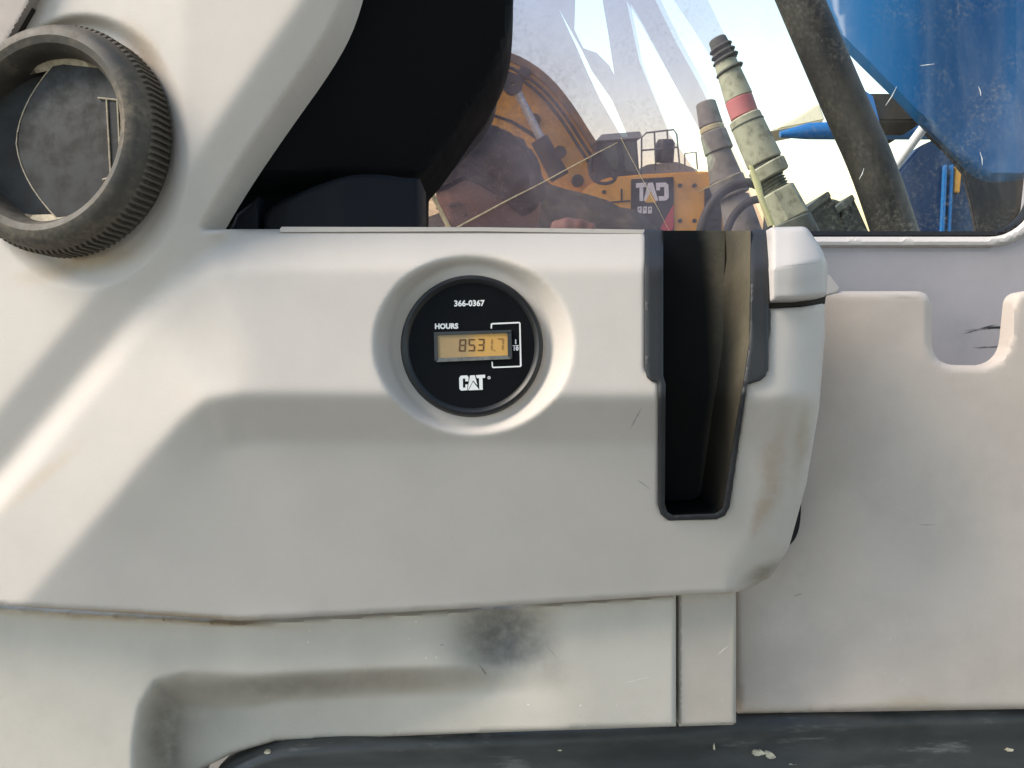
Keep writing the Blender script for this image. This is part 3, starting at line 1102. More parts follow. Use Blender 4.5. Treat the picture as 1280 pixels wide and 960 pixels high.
side = shell('cab_lining', side_out, side_depth, m_side, None, step=5, lip=.008, edge_round=(9, .0035), sharp=60)
tag(side, 'cream plastic side panel with a rounded notch in its top edge', 'panel')
tab = prism('clip_tab', round_poly([(1030, 342), (1037, 343), (1050, 360), (1046, 366), (1030, 370)], 3), .436, .02, m_frame, side, .001)
# black piece added to paint the dark gap between panel and console
gr = prism('dark_gap_piece', chaikin([(960, 610), (1002, 600), (1003, 650), (996, 676), (980, 688), (960, 690)], 2), .424, .02, m_gasket, None, .002)
tag(gr, 'small black piece standing in for the dark gap behind the console end', 'dark gap')

# ------------------------------------------------ lower panel with finger scoop, post, rail
SCOOP = [(172, 1010), (173, 930), (180, 885), (198, 856), (232, 846), (320, 850), (500, 842), (640, 838), (760, 828)]


def low_depth(V):
    x, y = V[:, 0], V[:, 1]
    base = .372 - np.clip((x - 300) / 560, -1, 1) * -.008
    base = .396 + np.abs(x - 300) * PX * .035
    dist = pdist(V, SCOOP)
    poly = SCOOP + [(760, 1010)]
    ins = inside(V, poly)
    s = np.where(ins, dist, -dist)
    # the left wall is long and soft, the ceiling short
    wl = np.where(x < 260, 52, 52 - 12 * smooth01((x - 260) / 120))
    k = smooth01((s + 10) / wl)
    fade = 1 - smooth01((x - 400) / 345)
    dep = .034 * k * fade
    # soft hollow where fingers grip
    hol = np.exp(-(((x - 632) / 46) ** 2 + ((y - 792) / 50) ** 2))
    return base + dep + .020 * hol


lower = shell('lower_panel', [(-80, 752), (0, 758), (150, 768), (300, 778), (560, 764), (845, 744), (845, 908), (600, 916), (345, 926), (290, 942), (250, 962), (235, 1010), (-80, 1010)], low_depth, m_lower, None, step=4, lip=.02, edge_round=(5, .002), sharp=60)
tag(lower, 'cream lower panel with a finger scoop under the console', 'panel')
post = shell('cover_strip', [(849, 738), (920, 734), (920, 903), (916, 906), (849, 908)], lambda V: .405 + 0 * V[:, 0], m_post, None, step=2.5, lip=.045, edge_round=(5, .0018))
tag(post, 'narrow upright cream cover strip right of the vertical seam', 'cover strip')
shell('seam', [(840, 742), (854, 742), (854, 908), (840, 908)], lambda V: .416 + 0 * V[:, 0], m_seam, post, step=8, lip=.004)

# dark rail along the bottom
t = NT('rail_paint')
c = t.coord()
n1 = t.noise(c, 14, 6, .65, .4, (1, 1, 3))
n2 = t.noise(c, 60, 5, .7, 0, (.25, 1, 1.5))
col = t.mix(t.ramp(n1, .35, .7), (.034, .036, .037), (.068, .069, .068))
col = t.mix(t.ramp(n2, .55, .72, 0, .75), col, (.19, .19, .18))
t.link(col, t.p.inputs['Base Color'])
t.link(t.ramp(n2, .3, .7, .32, .6), t.p.inputs['Roughness'])
t.bump(n2, .25, .0006)
m_rail = t.m
rp = []
rv = []
NS = 40
prof = [(.006, .060), (.004, .030), (.003, .012), (.0035, .004), (.006, .0005), (.010, 0), (.016, .002), (.022, .0015), (.034, -.002), (.060, .004), (.075, .030)]
# profile: (drop below the top edge, depth offset)
vs, fs = [], []
xs = np.linspace(0, 1, NS)
for i, s in enumerate(xs):
    px = 262 + (1420 - 262) * s
    top = np.interp(px, [262, 300, 345, 430, 845, 920, 1280, 1420], [966, 946, 929, 922, 905, 896, 884, 880])
    dd = .424 + .010 * s
    b = at(px, top - 4, dd)
    for (dz, dy) in prof:
        vs.append((b.x + (.02 * (dz * 20) if s == 0 else 0), b.y + dy, b.z - dz))
m = len(prof)
for i in range(NS - 1):
    for k in range(m - 1):
        fs.append((i * m + k, (i + 1) * m + k, (i + 1) * m + k + 1, i * m + k + 1))
fs.append(list(range(m)))
rail = pydata('floor_rail', vs, fs, m_rail, None, True, 50, M=W)
tag(rail, 'scuffed dark slate painted rail along the bottom under the panels', 'rail')
m_chip = simple('pale_chip', (.55, .50, .38), .7, var=.3, scale=400)
for (px, py, w_, h_) in ((948, 942, 9, 5), (962, 944, 9, 5), (990, 957, 6, 2.5), (893, 934, 1.2, 5), (1262, 938, 6, 2.5), (334, 941, 4, 2), (700, 938, 3, 1)):
    n = 13
    pts = [(px + w_ * math.cos(2 * math.pi * k / n) * random.uniform(.45, 1.15), py + h_ * math.sin(2 * math.pi * k / n) * random.uniform(.45, 1.15)) for k in range(n)]
    prism('paint_chip', pts, .424 + .010 * (px - 262) / 1158 + .0002, .003, m_chip, rail)

# =================================================================== OUTSIDE THE WINDOW
m_ground = simple('dark_earth', (.13, .11, .085), .95, var=.25, scale=.6, bump=.5, bscale=6, bdist=.05)
ground = pydata('ground', [(-900, -900, 0), (900, -900, 0), (900, 1500, 0), (-900, 1500, 0)], [(0, 1, 2, 3)], m_ground, None, False)
tag(ground, kind='structure')

def painted(name, col, dirt_sheen, amt, rough=.45, scale=3.0, spec=.5, stretch=None):
    t = NT(name)
    c = t.coord()
    n = t.noise(c, scale, 6, .65, .3, stretch)
    f = t.noise(c, scale * 9, 4, .6)
    k = t.math('MULTIPLY', t.ramp(n, .42, .72), t.ramp(f, .25, .7, .4, 1))
    t.link(t.mix(t.math('MULTIPLY', k, amt), col, dirt_sheen), t.p.inputs['Base Color'])
    t.link(t.ramp(n, .3, .7, rough * .7, min(1, rough * 1.4)), t.p.inputs['Roughness'])
    t.p.inputs['Specular IOR Level'].default_value = spec
    return t.m


m_yel = painted('excavator_yellow_paint', (.80, .40, .06), (.42, .23, .09), .75, .6, 1.6)
m_dark = painted('dark_steel', (.025, .027, .030), (.10, .09, .07), .6, .5, 2)
m_chrome = simple('piston_rod_chrome', (.55, .55, .54), .35, .6, var=.1, scale=3, bump=0)
m_cabglass = simple('excavator_cab_glass', (.03, .045, .05), .12, var=.3, scale=1, bump=0)
m_decal = simple('decal_black', (.012, .012, .014), .5, var=.1, scale=3, bump=0)
m_red = simple('decal_red', (.50, .04, .05), .5, var=.1, scale=3, bump=0)
m_decw = simple('decal_white', (.75, .73, .70), .5, var=.05, scale=3, bump=0)
m_decy = simple('decal_yellow', (.75, .42, .03), .5, var=.05, scale=3, bump=0)

EY = 12.0
exc = empty('excavator', (aty(790, 300, EY).x, EY + 1.0, 0), 'yellow tracked excavator with raised curved boom set behind the window as its reflection', 'excavator')
# boom: outer edge, then back along the underside
outer = chaikin([(500, 95), (545, 68), (600, 58), (645, 66), (685, 92), (715, 128), (742, 172), (762, 200)], 2, False)
under = chaikin([(775, 245), (720, 262), (690, 240), (666, 204), (642, 180), (612, 167), (560, 172), (500, 200)], 2, False)
boom = upright('boom', outer + under, EY, .55, m_yel, exc, .03)
# worn dark flange along the boom's upper edge
fl = outer + [(x - 2 - 4 * (i > 2), y + 8) for i, (x, y) in list(enumerate(outer))[::-1]]
upright('boom_flange', fl, EY - .06, .70, painted('worn_flange', (.13, .085, .055), (.5, .28, .11), .8, .6, 4), boom)
upright('boom_seam', [(612, 141), (640, 150), (668, 166), (680, 178), (678, 180), (664, 170), (638, 153), (612, 144)], EY - .015, .02, m_dark, boom)
# hydraulic cylinders
cyl = tube('cylinder_rod', [aty(642, 106, EY - .3), aty(688, 196, EY - .3)], .055, m_chrome, exc, 16)
lathe('rod_eye', [(.02, -.08), (.13, -.08), (.13, .08), (.02, .08)], Matrix.Translation(aty(641, 106, EY - .3)) @ Matrix.Rotation(R(90), 4, 'X'), m_dark, cyl, 20, True)
tube('cylinder_barrel', [aty(674, 174, EY - .3), aty(700, 222, EY - .3)], [.12, .13], m_dark, exc, 16)
tube('cylinder_rod', [aty(644, 152, EY + .9), aty(668, 196, EY + .9)], .05, m_chrome, exc, 12)
for off in (0, 5):
    tube('boom_hose', [aty(x - 8 - off, y + 16 + off, EY - .12) for x, y in outer[6:]], .022, m_dark, boom, 8)
for (x, y) in ((668, 150), (700, 190), (722, 226), (742, 208), (655, 92)):
    lathe('pin_boss', [(.0, -.06), (.07, -.06), (.085, -.02), (.085, .02), (.0, .02)], Matrix.Translation(aty(x, y, EY - .04)) @ Matrix.Rotation(R(-90), 4, 'X'), m_dark, boom, 14)
# upper body, counterweight
body = upright('body', round_poly([(690, 330), (712, 262), (735, 232), (760, 222), (800, 218), (880, 214), (930, 222), (936, 330)], 6), EY - .35, 2.6, m_yel, exc, .05)
for (x, y) in ((735, 246), (755, 240), (850, 232), (868, 232), (850, 276), (868, 276), (770, 276)):
    lathe('bolt', [(.0, -.03), (.028, -.03), (.03, 0), (.0, 0)], Matrix.Translation(aty(x, y, EY - .37)) @ Matrix.Rotation(R(-90), 4, 'X'), m_dark, body, 8)
for q in ([(762, 252), (788, 250), (788, 252), (762, 254)], [(776, 236), (778, 236), (778, 251), (776, 251)], [(720, 256), (760, 258), (760, 260), (720, 258)]):
    upright('panel_seam', q, EY - .37, .02, m_dark, body)
upright('grille', [(881, 236), (902, 232), (902, 300), (881, 300)], EY - .38, .05, m_dark, body)
for i in range(6):
    y0 = 242 + i * 9
    upright('louvre', [(883, y0), (900, y0 - 1), (900, y0 + 4), (883, y0 + 5)], EY - .42, .05, m_dark, body)
upright('hood', round_poly([(800, 222), (806, 206), (846, 202), (872, 212), (878, 224)], 5), EY + .3, 1.2, painted('hood_grey', (.42, .40, .38), (.2, .18, .15), .6, .5, 2), exc, .03)
lathe('exhaust', [(.0, .0), (.12, .0), (.13, .25), (.10, .30), (.0, .30)], Matrix.Translation(aty(831, 203, EY + .1)), m_dark, exc, 16)
# cab: frame, panes, mirror
ecab = upright('cab', round_poly([(744, 228), (743, 196), (750, 174), (768, 166), (796, 168), (800, 222), (782, 228)], 4), EY - .25, 1.2, m_dark, exc, .03)
upright('cab_pane', round_poly([(752, 196), (756, 180), (768, 176), (774, 198), (772, 212), (762, 210)], 3), EY - .27, .02, m_cabglass, ecab)
upright('cab_pane', round_poly([(778, 178), (794, 177), (796, 214), (782, 214)], 3), EY - .27, .02, m_cabglass, ecab)
upright('cab_roof', round_poly([(745, 176), (752, 168), (800, 164), (803, 172)], 2), EY - .4, 1.5, painted('cab_roof_grey', (.30, .31, .31), (.15, .14, .12), .5, .5, 2), ecab, .02)
tube('mirror_bracket', [aty(x, y, EY - .5) for x, y in chaikin([(752, 190), (742, 192), (737, 205), (738, 220), (746, 228), (758, 230), (768, 226), (770, 220)], 2, False)], .022, m_dark, exc, 8)
tube('mirror_bracket', [aty(x, y, EY - .5) for x, y in ((750, 188), (758, 205), (768, 222))], .03, m_dark, exc, 8)
m_rail2 = painted('handrail_grey', (.16, .16, .16), (.3, .27, .2), .6, .5, 4)
# handrails on the deck
for q in ([(802, 218), (802, 172), (808, 166), (842, 162), (846, 168), (850, 212)], [(803, 188), (847, 184)], [(820, 214), (818, 166)], [(836, 212), (834, 164)], [(856, 212), (856, 192), (870, 190), (872, 212)]):
    tube('handrail', [aty(x, y, EY) for x, y in q], .012, m_rail2, exc, 6)
# decal, lettering reads mirrored as in the glass
DY = EY - .372
dec = upright('decal', round_poly([(789, 224), (842, 221), (843, 318), (789, 318)], 2), DY, .01, m_decal, exc)
upright('decal_stripe', [(842, 255), (842, 284), (822, 318), (808, 318)], DY - .006, .008, m_red, dec)
upright('decal_letter', [(795, 229), (808, 228), (808, 233.5), (804, 234), (804, 251), (799.5, 251.5), (799.5, 234.5), (795, 235)], DY - .006, .008, m_decw, dec)
upright('decal_letter', [(810, 228.5), (816, 228), (823, 251), (818.5, 251), (813.5, 239), (808.5, 251), (804.8, 251)], DY - .008, .008, m_decw, dec)
upright('decal_triangle', [(813.5, 240), (820.5, 253), (806, 253)], DY - .012, .008, m_decy, dec)
upright('decal_letter', [(820, 228.5), (832, 228), (835.5, 231), (836, 247), (833, 250.5), (824, 251), (823, 245.5), (830.5, 245), (830.5, 233.5), (825, 234), (825, 238), (820.5, 238)], DY - .006, .008, m_decw, dec)
for k, x in enumerate((797, 803.5, 810)):
    upright('decal_number', [(x, 258.5), (x + 5, 258), (x + 5, 266.5), (x, 267)], DY - .006, .008, m_decw, dec)
    upright('decal_number_gap', [(x + 1.4, 260.4), (x + 3.4, 260.3), (x + 3.4, 262), (x + 1.4, 262)], DY - .009, .004, m_decal, dec)
# undercarriage
bx = aty(690, 300, EY).x; ex_ = aty(940, 300, EY).x
for yy in (EY - .3, EY + 1.9):
    tr_ = bmesh.new()
    zc, rr = .5, .5
    ring = [(bx + .2 + rr * math.cos(a), zc + rr * math.sin(a)) for a in [R(90 + 180 * k / 8) for k in range(9)]] + [(ex_ - .2 + rr * math.cos(a), zc + rr * math.sin(a)) for a in [R(-90 + 180 * k / 8) for k in range(9)]]
    f_ = tr_.faces.new([tr_.verts.new((x, yy, z)) for x, z in ring])
    r_ = bmesh.ops.extrude_face_region(tr_, geom=[f_])
    for v_ in r_['geom']:
        if isinstance(v_, bmesh.types.BMVert): v_.co.y += .6
    bmesh.ops.recalc_face_normals(tr_, faces=tr_.faces)
    me = bpy.data.meshes.new('track'); tr_.to_mesh(me); tr_.free()
    link_mesh('track', me, m_dark, exc)
lathe('slew_ring', [(0, .9), (.9, .9), (.9, 1.5), (0, 1.5)], Matrix.Translation(((bx + ex_) / 2, EY + 1.0, 0)), m_dark, exc, 24)


def rock(name, c, rad, mat, seed, amp=.25, sub=4, flat=1.0):
    bm = bmesh.new()
    bmesh.ops.create_icosphere(bm, subdivisions=sub, radius=1.0)
    from mathutils import noise
    off = Vector((seed * 3.1, seed * 1.7, seed))
    for v in bm.verts:
        n = noise.fractal(v.co * 1.3 + off, .9, 2.1, 5)
        v.co *= 1 + amp * n
        v.co = Vector((v.co.x * rad[0], v.co.y * rad[1], v.co.z * rad[2])) + c
    me = bpy.data.meshes.new(name); bm.to_mesh(me); bm.free()
    return link_mesh(name, me, mat, None, True, 60)


# soil heap with boulders on it
HYY = 6.0
m_soil = painted('dark_speckled_soil', (.045, .048, .036), (.17, .15, .10), .9, .95, 9, .2)
peak = aty(672, 176, HYY)
hv_, hf_ = [], []
NA, NRr = 72, 34
ridge = [(-2.2, .4), (-1.4, 1.55), (-.9, 1.85), (-.35, 2.05), (0.0, 2.20), (.16, 2.12), (.40, 2.02), (.72, 1.86), (.95, 1.74), (1.25, 1.55), (2.3, .5)]
from mathutils import noise as mnoise
for j in range(NRr + 1):
    yy = -1.9 + 3.8 * j / NRr
    for i in range(NA + 1):
        xx = -3.4 + 6.8 * i / NA
        top = np.interp(xx, [-3.4] + [r[0] for r in ridge] + [3.4], [0] + [r[1] for r in ridge] + [0])
        k = max(0.0, 1 - abs(yy) / 1.9)
        z = top * (k ** .75)
        z += mnoise.fractal(Vector((xx * 2.3, yy * 2.3, 4.2)), .8, 2.1, 5) * .10 * min(1, z * 2) 
        hv_.append((peak.x + xx, HYY + yy, max(z, 0) - .01))
for j in range(NRr):
    for i in range(NA):
        a = j * (NA + 1) + i
        hf_.append((a, a + 1, a + NA + 2, a + NA + 1))
heap = pydata('soil_heap', hv_, hf_, m_soil, None, True, 70)
tag(heap, 'dark speckled heap of soil in front of the yellow excavator', 'soil heap')


# ------------------------------------------------ person set beyond the glass in place of a reflection, one fist raised
def eval_mesh(o):
    dg = bpy.context.evaluated_depsgraph_get()
    dg.update()
    return bpy.data.meshes.new_from_object(o.evaluated_get(dg))


def build_person():
    HC = atw(612, 240, 1.60)                       # head centre
    nodes, edges = [], []

    def node(p, r, parent=None):
        nodes.append((Vector(p), r))
        if parent is not None: edges.append((parent, len(nodes) - 1))
        return len(nodes) - 1
    base = Vector((HC.x + .02, HC.y + .05, 0))
    pel = node(base + Vector((0, 0, 1.02)), .135)
    wai = node(base + Vector((0, .01, 1.18)), .125, pel)
    che = node(base + Vector((0, 0, 1.42)), .14, wai)
    nb = node(base + Vector((0, -.01, HC.z - .21)), .07, che)
    node(HC + Vector((.005, .02, -.06)), .058, nb)
    fist = atw(722, 283, 1.38)
    for sgn in (-1, 1):
        sh = node(base + Vector((.17 * sgn, .01, 1.56)), .068, che)
        if sgn > 0:
            el = node(base + Vector((.27, -.10, 1.32)), .048, sh)
            wr = node(fist + Vector((.02, .05, -.10)), .031, el)
            pa = node(fist + Vector((0, .015, -.035)), .034, wr)
            up, fw, sd = Vector((-.1, -.25, 1)).normalized(), Vector((-.2, -1, -.1)).normalized(), Vector((1, -.15, 0)).normalized()
            pc = fist + Vector((0, .015, -.035))
        else:
            el = node(base + Vector((-.24, .03, 1.26)), .046, sh)
            wr = node(base + Vector((-.25, -.03, 1.02)), .030, el)
            pc = base + Vector((-.25, -.04, .94))
            pa = node(pc, .034, wr)
            up, fw, sd = Vector((0, -.15, -1)), Vector((.3, -1, -.1)).normalized(), Vector((0, -1, 0)).normalized()
        for k in range(4):                          # four unequal fingers, curled
            o = (k - 1.5) * .019
            ln = (.9, 1.0, .95, .78)[k]
            k0 = node(pc + sd * o + up * .040 * ln, .0105, pa)
            k1 = node(nodes[k0][0] + (fw * .030 + up * .010) * ln, .0095, k0)
            k2 = node(nodes[k1][0] + (fw * .008 - up * .026) * ln, .009, k1)
            node(nodes[k2][0] + (-fw * .018 - up * .006) * ln, .008, k2)
        t0 = node(pc - sd * .036 + up * .006, .013, pa)
        t1 = node(nodes[t0][0] + fw * .028 + up * .016, .0115, t0)
        node(nodes[t1][0] + sd * .026 + up * .004, .010, t1)
    for sgn in (-1, 1):
        hp = node(base + Vector((.095 * sgn, 0, .93)), .095, pel)
        kn = node(base + Vector((.11 * sgn, -.02, .50)), .062, hp)
        an = node(base + Vector((.12 * sgn, .02, .09)), .042, kn)
        node(base + Vector((.14 * sgn, -.14, .04)), .036, an)
    me = bpy.data.meshes.new('person_frame')
    me.from_pydata([tuple(n[0]) for n in nodes], edges, [])
    o = bpy.data.objects.new('person_frame', me); COL.objects.link(o)
    sk = o.modifiers.new('skin', 'SKIN')
    for i, n in enumerate(nodes):
        me.skin_vertices[0].data[i].radius = (n[1], n[1])
        me.skin_vertices[0].data[i].use_root = (i == pel)
    sb = o.modifiers.new('sub', 'SUBSURF'); sb.levels = 1
    bodyme = eval_mesh(o)
    bpy.data.objects.remove(o)
    # head
    bm = bmesh.new()
    bmesh.ops.create_uvsphere(bm, u_segments=64, v_segments=48, radius=1)
    HM = Matrix.Translation(HC) @ Matrix.Rotation(R(-52), 4, 'Z') @ Matrix.Rotation(R(34), 4, 'X') @ Matrix.Rotation(R(-6), 4, 'Y')

    def g(v, c, s_):
        return math.exp(-((v - Vector(c)).length / s_) ** 2)

    def hshape(n):
        x, y, z = n
        k = max(0, -z)
        p = Vector((x * .080 * (1 - .34 * k), y * .102 * (1 - .12 * k if y > 0 else 1 - .10 * k), z * (.112 if z > 0 else .128)))
        p.y -= .020 * g(n, (0, -.95, -.18), .14) + .012 * g(n, (0, -.98, .02), .12) + .007 * g(n, (0, -.85, -.48), .18) + .010 * g(n, (0, -.6, -.85), .25)
        for sx in (-1, 1):
            p.y += .010 * g(n, (.36 * sx, -.92, .06), .17)
            p.y -= .005 * g(n, (.34 * sx, -.90, .26), .16)
            p += Vector((.016 * sx, .006, 0)) * g(n, (.98 * sx, .10, -.02), .17)
        return p
    for v in bm.verts: v.co = HM @ hshape(v.co.normalized())
    hd = bpy.data.meshes.new('head'); bm.to_mesh(hd); bm.free()
    bm = bmesh.new(); bm.from_mesh(bodyme); bm.from_mesh(hd)
    me = bpy.data.meshes.new('person'); bm.to_mesh(me); bm.free()
    o = bpy.data.objects.new('tmp', me); COL.objects.link(o)
    rm = o.modifiers.new('r', 'REMESH'); rm.mode = 'VOXEL'; rm.voxel_size = .0065; rm.use_smooth_shade = True
    sm = o.modifiers.new('s', 'SMOOTH'); sm.iterations = 3; sm.factor = .5
    me2 = eval_mesh(o)
    bpy.data.objects.remove(o)
    m_skin = simple('skin', (.23, .115, .075), .55, var=.12, scale=30, bump=.1, bscale=300)
    m_hair = dusty_black('dark_hair', (.012, .009, .007), (.05, .038, .028), .8, 90)
    m_cloth = painted('dark_jacket_cloth', (.022, .024, .022), (.06, .058, .048), .7, .9, 30, .2)
    m_trou = painted('dark_trousers_cloth', (.018, .02, .028), (.05, .048, .045), .7, .9, 30, .2)
    # clothing from the body surface, pushed outwards
    me2.update()
    co = np.empty(len(me2.vertices) * 3); me2.vertices.foreach_get('co', co); co = co.reshape(-1, 3)
    no = np.empty(len(me2.vertices) * 3); me2.vertex_normals.foreach_get('vector', no); no = no.reshape(-1, 3)
    wrist1 = np.array(fist + Vector((.02, .05, -.10))); wrist2 = np.array(base + Vector((-.25, -.03, 1.02)))
    hand1 = (np.linalg.norm(co - np.array(fist), axis=1) < .115)
    hand2 = (co[:, 0] < wrist2[0] + .06) & (co[:, 2] < 1.03) & (co[:, 2] > .8) & (co[:, 0] < base.x - .17)
    neck = co[:, 2] > HC.z - .17
    arm = hand1 | hand2
    jacket = (co[:, 2] > .95) & ~neck & ~arm
    trou = (co[:, 2] <= .97) & (co[:, 2] > .10) & ~arm

    def cover(name, mask, off, mat, par):
        vs, idx, fs = [], {}, []
        for p in me2.polygons:
            if all(mask[i] for i in p.vertices):
                for i in p.vertices:
                    if i not in idx:
                        idx[i] = len(vs); vs.append(tuple(co[i] + no[i] * off))
                fs.append([idx[i] for i in p.vertices])
        return pydata(name, vs, fs, mat, par, True, 80, fix=False)
    pr = link_mesh('person', me2, m_skin, None, True, 80)
    tag(pr, 'dark haired person in dark clothes set beyond the glass as a reflection, one fist raised', 'person')
    cover('jacket', jacket, .014, m_cloth, pr)
    cover('trousers', trou, .012, m_trou, pr)
    # hair: cap over the skull with uneven locks
    vs, fs = [], []
    NU, NV = 72, 36
    from mathutils import noise as mn
    for j in range(NV + 1):
        for i in range(NU):
            a = 2 * math.pi * i / NU
            front = math.cos(a + math.pi / 2)        # 1 at the back, -1 at the face side
            lim = R(112) if math.sin(a) > -.25 else R(58)
            fr_ = (math.sin(a) + 1) / 2
            lim = R(58) + (R(118) - R(58)) * smooth01(np.array([(math.sin(a) + .75) / .8]))[0]
            th = .02 + lim * j / NV
            n = Vector((math.sin(th) * math.cos(a), math.sin(th) * math.sin(a), math.cos(th)))
            k = 1.10 + .05 * mn.fractal(n * 5 + Vector((1, 2, 3)), .8, 2.2, 4) + .02 * mn.noise(Vector((a * 9, th * 2, 0)))
            if j == NV: k = 1.0
            vs.append(HM @ (hshape(n) * k))
    for j in range(NV):
        for i in range(NU):
            l = (i + 1) % NU
            fs.append((j * NU + i, j * NU + l, (j + 1) * NU + l, (j + 1) * NU + i))
    fs.append(list(range(NU))[::-1])
    pydata('hair', vs, fs, m_hair, pr, True, 60)
    m_eye = simple('eye_dark', (.02, .014, .01), .2, var=.1, bump=0)
    for sx in (-1, 1):
        n = Vector((.36 * sx, -.92, .05)).normalized()
        c = HM @ (hshape(n) * .962)
        lathe('eye', [(.0004, .0060), (.004, .0050), (.006, .002), (.0065, 0), (.006, -.003)], Matrix.Translation(c) @ frame_of((HM.to_3x3() @ n)), m_eye, pr, 16)
        ls = [HM @ (hshape(Vector(((.26 + .055 * q) * sx, -.92, .035 - .02 * math.sin(q * .8))).normalized()) * 1.004) for q in range(5)]
        tube('eyelash', ls, [.0008, .0016, .002, .0016, .0008], m_hair, pr, 6)
        b0 = [HM @ (hshape(Vector(((.20 + .08 * q) * sx, -.90, .25 + .03 * math.sin(q))).normalized()) * 1.01) for q in range(5)]
        tube('eyebrow', b0, [.0015, .0028, .003, .0026, .0015], m_hair, pr, 8)
    return pr


build_person()
m_boul3 = painted('pale_stone', (.42, .38, .24), (.25, .22, .15), .8, .9, 8)
b3 = rock('boulder', aty(590, 301, 4.0), (.20, .15, .085), m_boul3, 8.0, .2)
tag(b3, 'pale sandy boulder low behind the person at the window', 'boulder')


# ------------------------------------------------ hydraulic couplings just outside the glass
m_green = painted('grey_green_steel', (.40, .395, .29), (.10, .10, .07), 1.0, .75, 75)
m_green2 = painted('dull_green_grey_steel', (.085, .095, .08), (.04, .043, .037), .8, .7, 40)
m_green3 = painted('pale_dusty_steel', (.24, .25, .20), (.09, .095, .075), .9, .75, 60)
m_redband = painted('faded_red_band', (.50, .16, .17), (.35, .22, .2), .6, .6, 60)
m_pale = painted('pale_yellow_tape', (.62, .60, .30), (.5, .48, .35), .6, .6, 60)


def axis_col(parent, name, a, b, d, hw0, hw1, mat, n=28, bev=.0012):
    A, B = at(*a, d), at(*b, d)
    L = (B - A).length
    r0, r1 = hw0 * d / F, hw1 * d / F
    M = W @ Matrix.Translation(A) @ frame_of(B - A, Vector((0, 1, 0)))
    return lathe(name, [(0.0005, 0), (r0 - bev, 0), (r0, bev), (r1, L - bev), (r1 - bev, L), (.0005, L)], M, mat, parent, n)


CD = .75
coup = empty('hydraulic_coupling', atw(1006, 300, CD), 'grey green hydraulic coupling with faded red band outside the window', 'coupling')
seq = [('hose_end', (896, 48), (909, 78), 12, 15, m_green2), ('sleeve', (906, 76), (924, 124), 15, 19, m_green), ('red_band', (923, 123), (931, 146), 19, 19, m_redband),
       ('barrel', (930, 146), (956, 203), 22, 24, m_green), ('collar', (957, 206), (965, 221), 26, 25, m_green), ('neck', (963, 218), (973, 240), 14, 15, m_green),
       ('nut', (971, 238), (990, 274), 25, 26, m_green), ('base', (989, 275), (1004, 312), 27, 29, m_green2)]
for nm, a, b, h0, h1, mt in seq:
    axis_col(coup, nm, a, b, CD, h0 * .92, h1 * .92, mt, 6 if nm == 'nut' else 28)
for k, (x, y) in enumerate(((900, 58), (903, 65), (906, 72), (911, 86))):
    axis_col(coup, 'grip_ring', (x, y), (x + 2, y + 4), CD, 15 + k, 15 + k, m_green2)
for k in range(5):
    axis_col(coup, 'thread', (964.2 + k * 1.8, 222.5 + k * 3.4), (965.1 + k * 1.8, 224.2 + k * 3.4), CD, 15.6, 15.6, m_green2, 24, .0003)
axis_col(coup, 'groove_ring', (955.5, 203), (957.5, 206.5), CD, 21, 21, m_dark)
axis_col(coup, 'groove_ring', (934, 154), (935, 156.5), CD, 21.0, 21.0, m_green2, 28, .0003)
tube('tape_strip', [at(*p, CD - .02) for p in ((938, 206), (946, 228), (952, 250), (964, 282))], [.0015, .003, .0025, .003], m_pale, coup, 8, M=W, flat=.3)

coup2 = empty('hydraulic_coupling', atw(920, 300, .92), 'dull grey hydraulic coupling with yellow ring behind the green one', 'coupling')
for nm, a, b, h0, h1, mt in [('sleeve', (882, 128), (889, 158), 15, 18, m_green3), ('yellow_ring', (889, 158), (891, 165), 18.5, 18.5, m_pale), ('barrel', (891, 165), (899, 190), 20, 22, m_green3),
                             ('collar', (898, 190), (908, 226), 19, 25, m_green3), ('nut', (907, 224), (916, 246), 27, 27, m_green3), ('base', (918, 246), (934, 312), 22, 30, m_green3)]:
    axis_col(coup2, nm, a, b, .92, h0 * .82, h1 * .82, mt, 24)

# thin hoses tangled at the foot of the couplings
m_thin = painted('dusty_green_hose', (.035, .042, .034), (.13, .135, .10), .8, .7, 30)
for pts, rr, lab in (([(872, 300), (884, 262), (905, 236), (936, 226), (955, 236), (962, 262), (958, 300)], 6, 'thin dark green hose looping over the foot of the couplings'),
                     ([(905, 300), (916, 268), (940, 248), (966, 250), (982, 275), (986, 300)], 5, 'thin dark hose curling between the two couplings'),
                     ([(1000, 300), (1012, 270), (1030, 252), (1052, 256), (1070, 280), (1078, 300)], 5, 'thin hose arching over the two dark green valve blocks')):
    pp = chaikin(pts, 3, False)
    h_ = tube('thin_hose', [at(x, y, .86) for x, y in pp], rr * .86 / F, m_thin, None, 10, M=W)
    tag(h_, lab, 'hose')

for i, (q, lab) in enumerate((([(1005, 262), (1036, 238), (1062, 292), (1020, 306)], 'dark green valve block at the foot of the green coupling'),
                              ([(1046, 258), (1066, 242), (1092, 300), (1058, 308)], 'dark green valve block leaning against the thick black hose'))):
    vb = prism('valve_block', q, .80 + .04 * i, .06, painted('dark_green_block_%s' % 'ab'[i], (.028, .034, .028), (.085, .09, .065), .7, .7, 40), None, .003)
    tag(vb, lab, 'valve block')
    c0 = np.mean(q[:2], 0); c1 = np.mean(q[2:], 0)
    prism('block_band', [q[0], q[1], (q[1][0] + 4, q[1][1] + 8), (q[0][0] + 2, q[0][1] + 9)], .80 + .04 * i - .004, .06, m_green2, vb, .001)

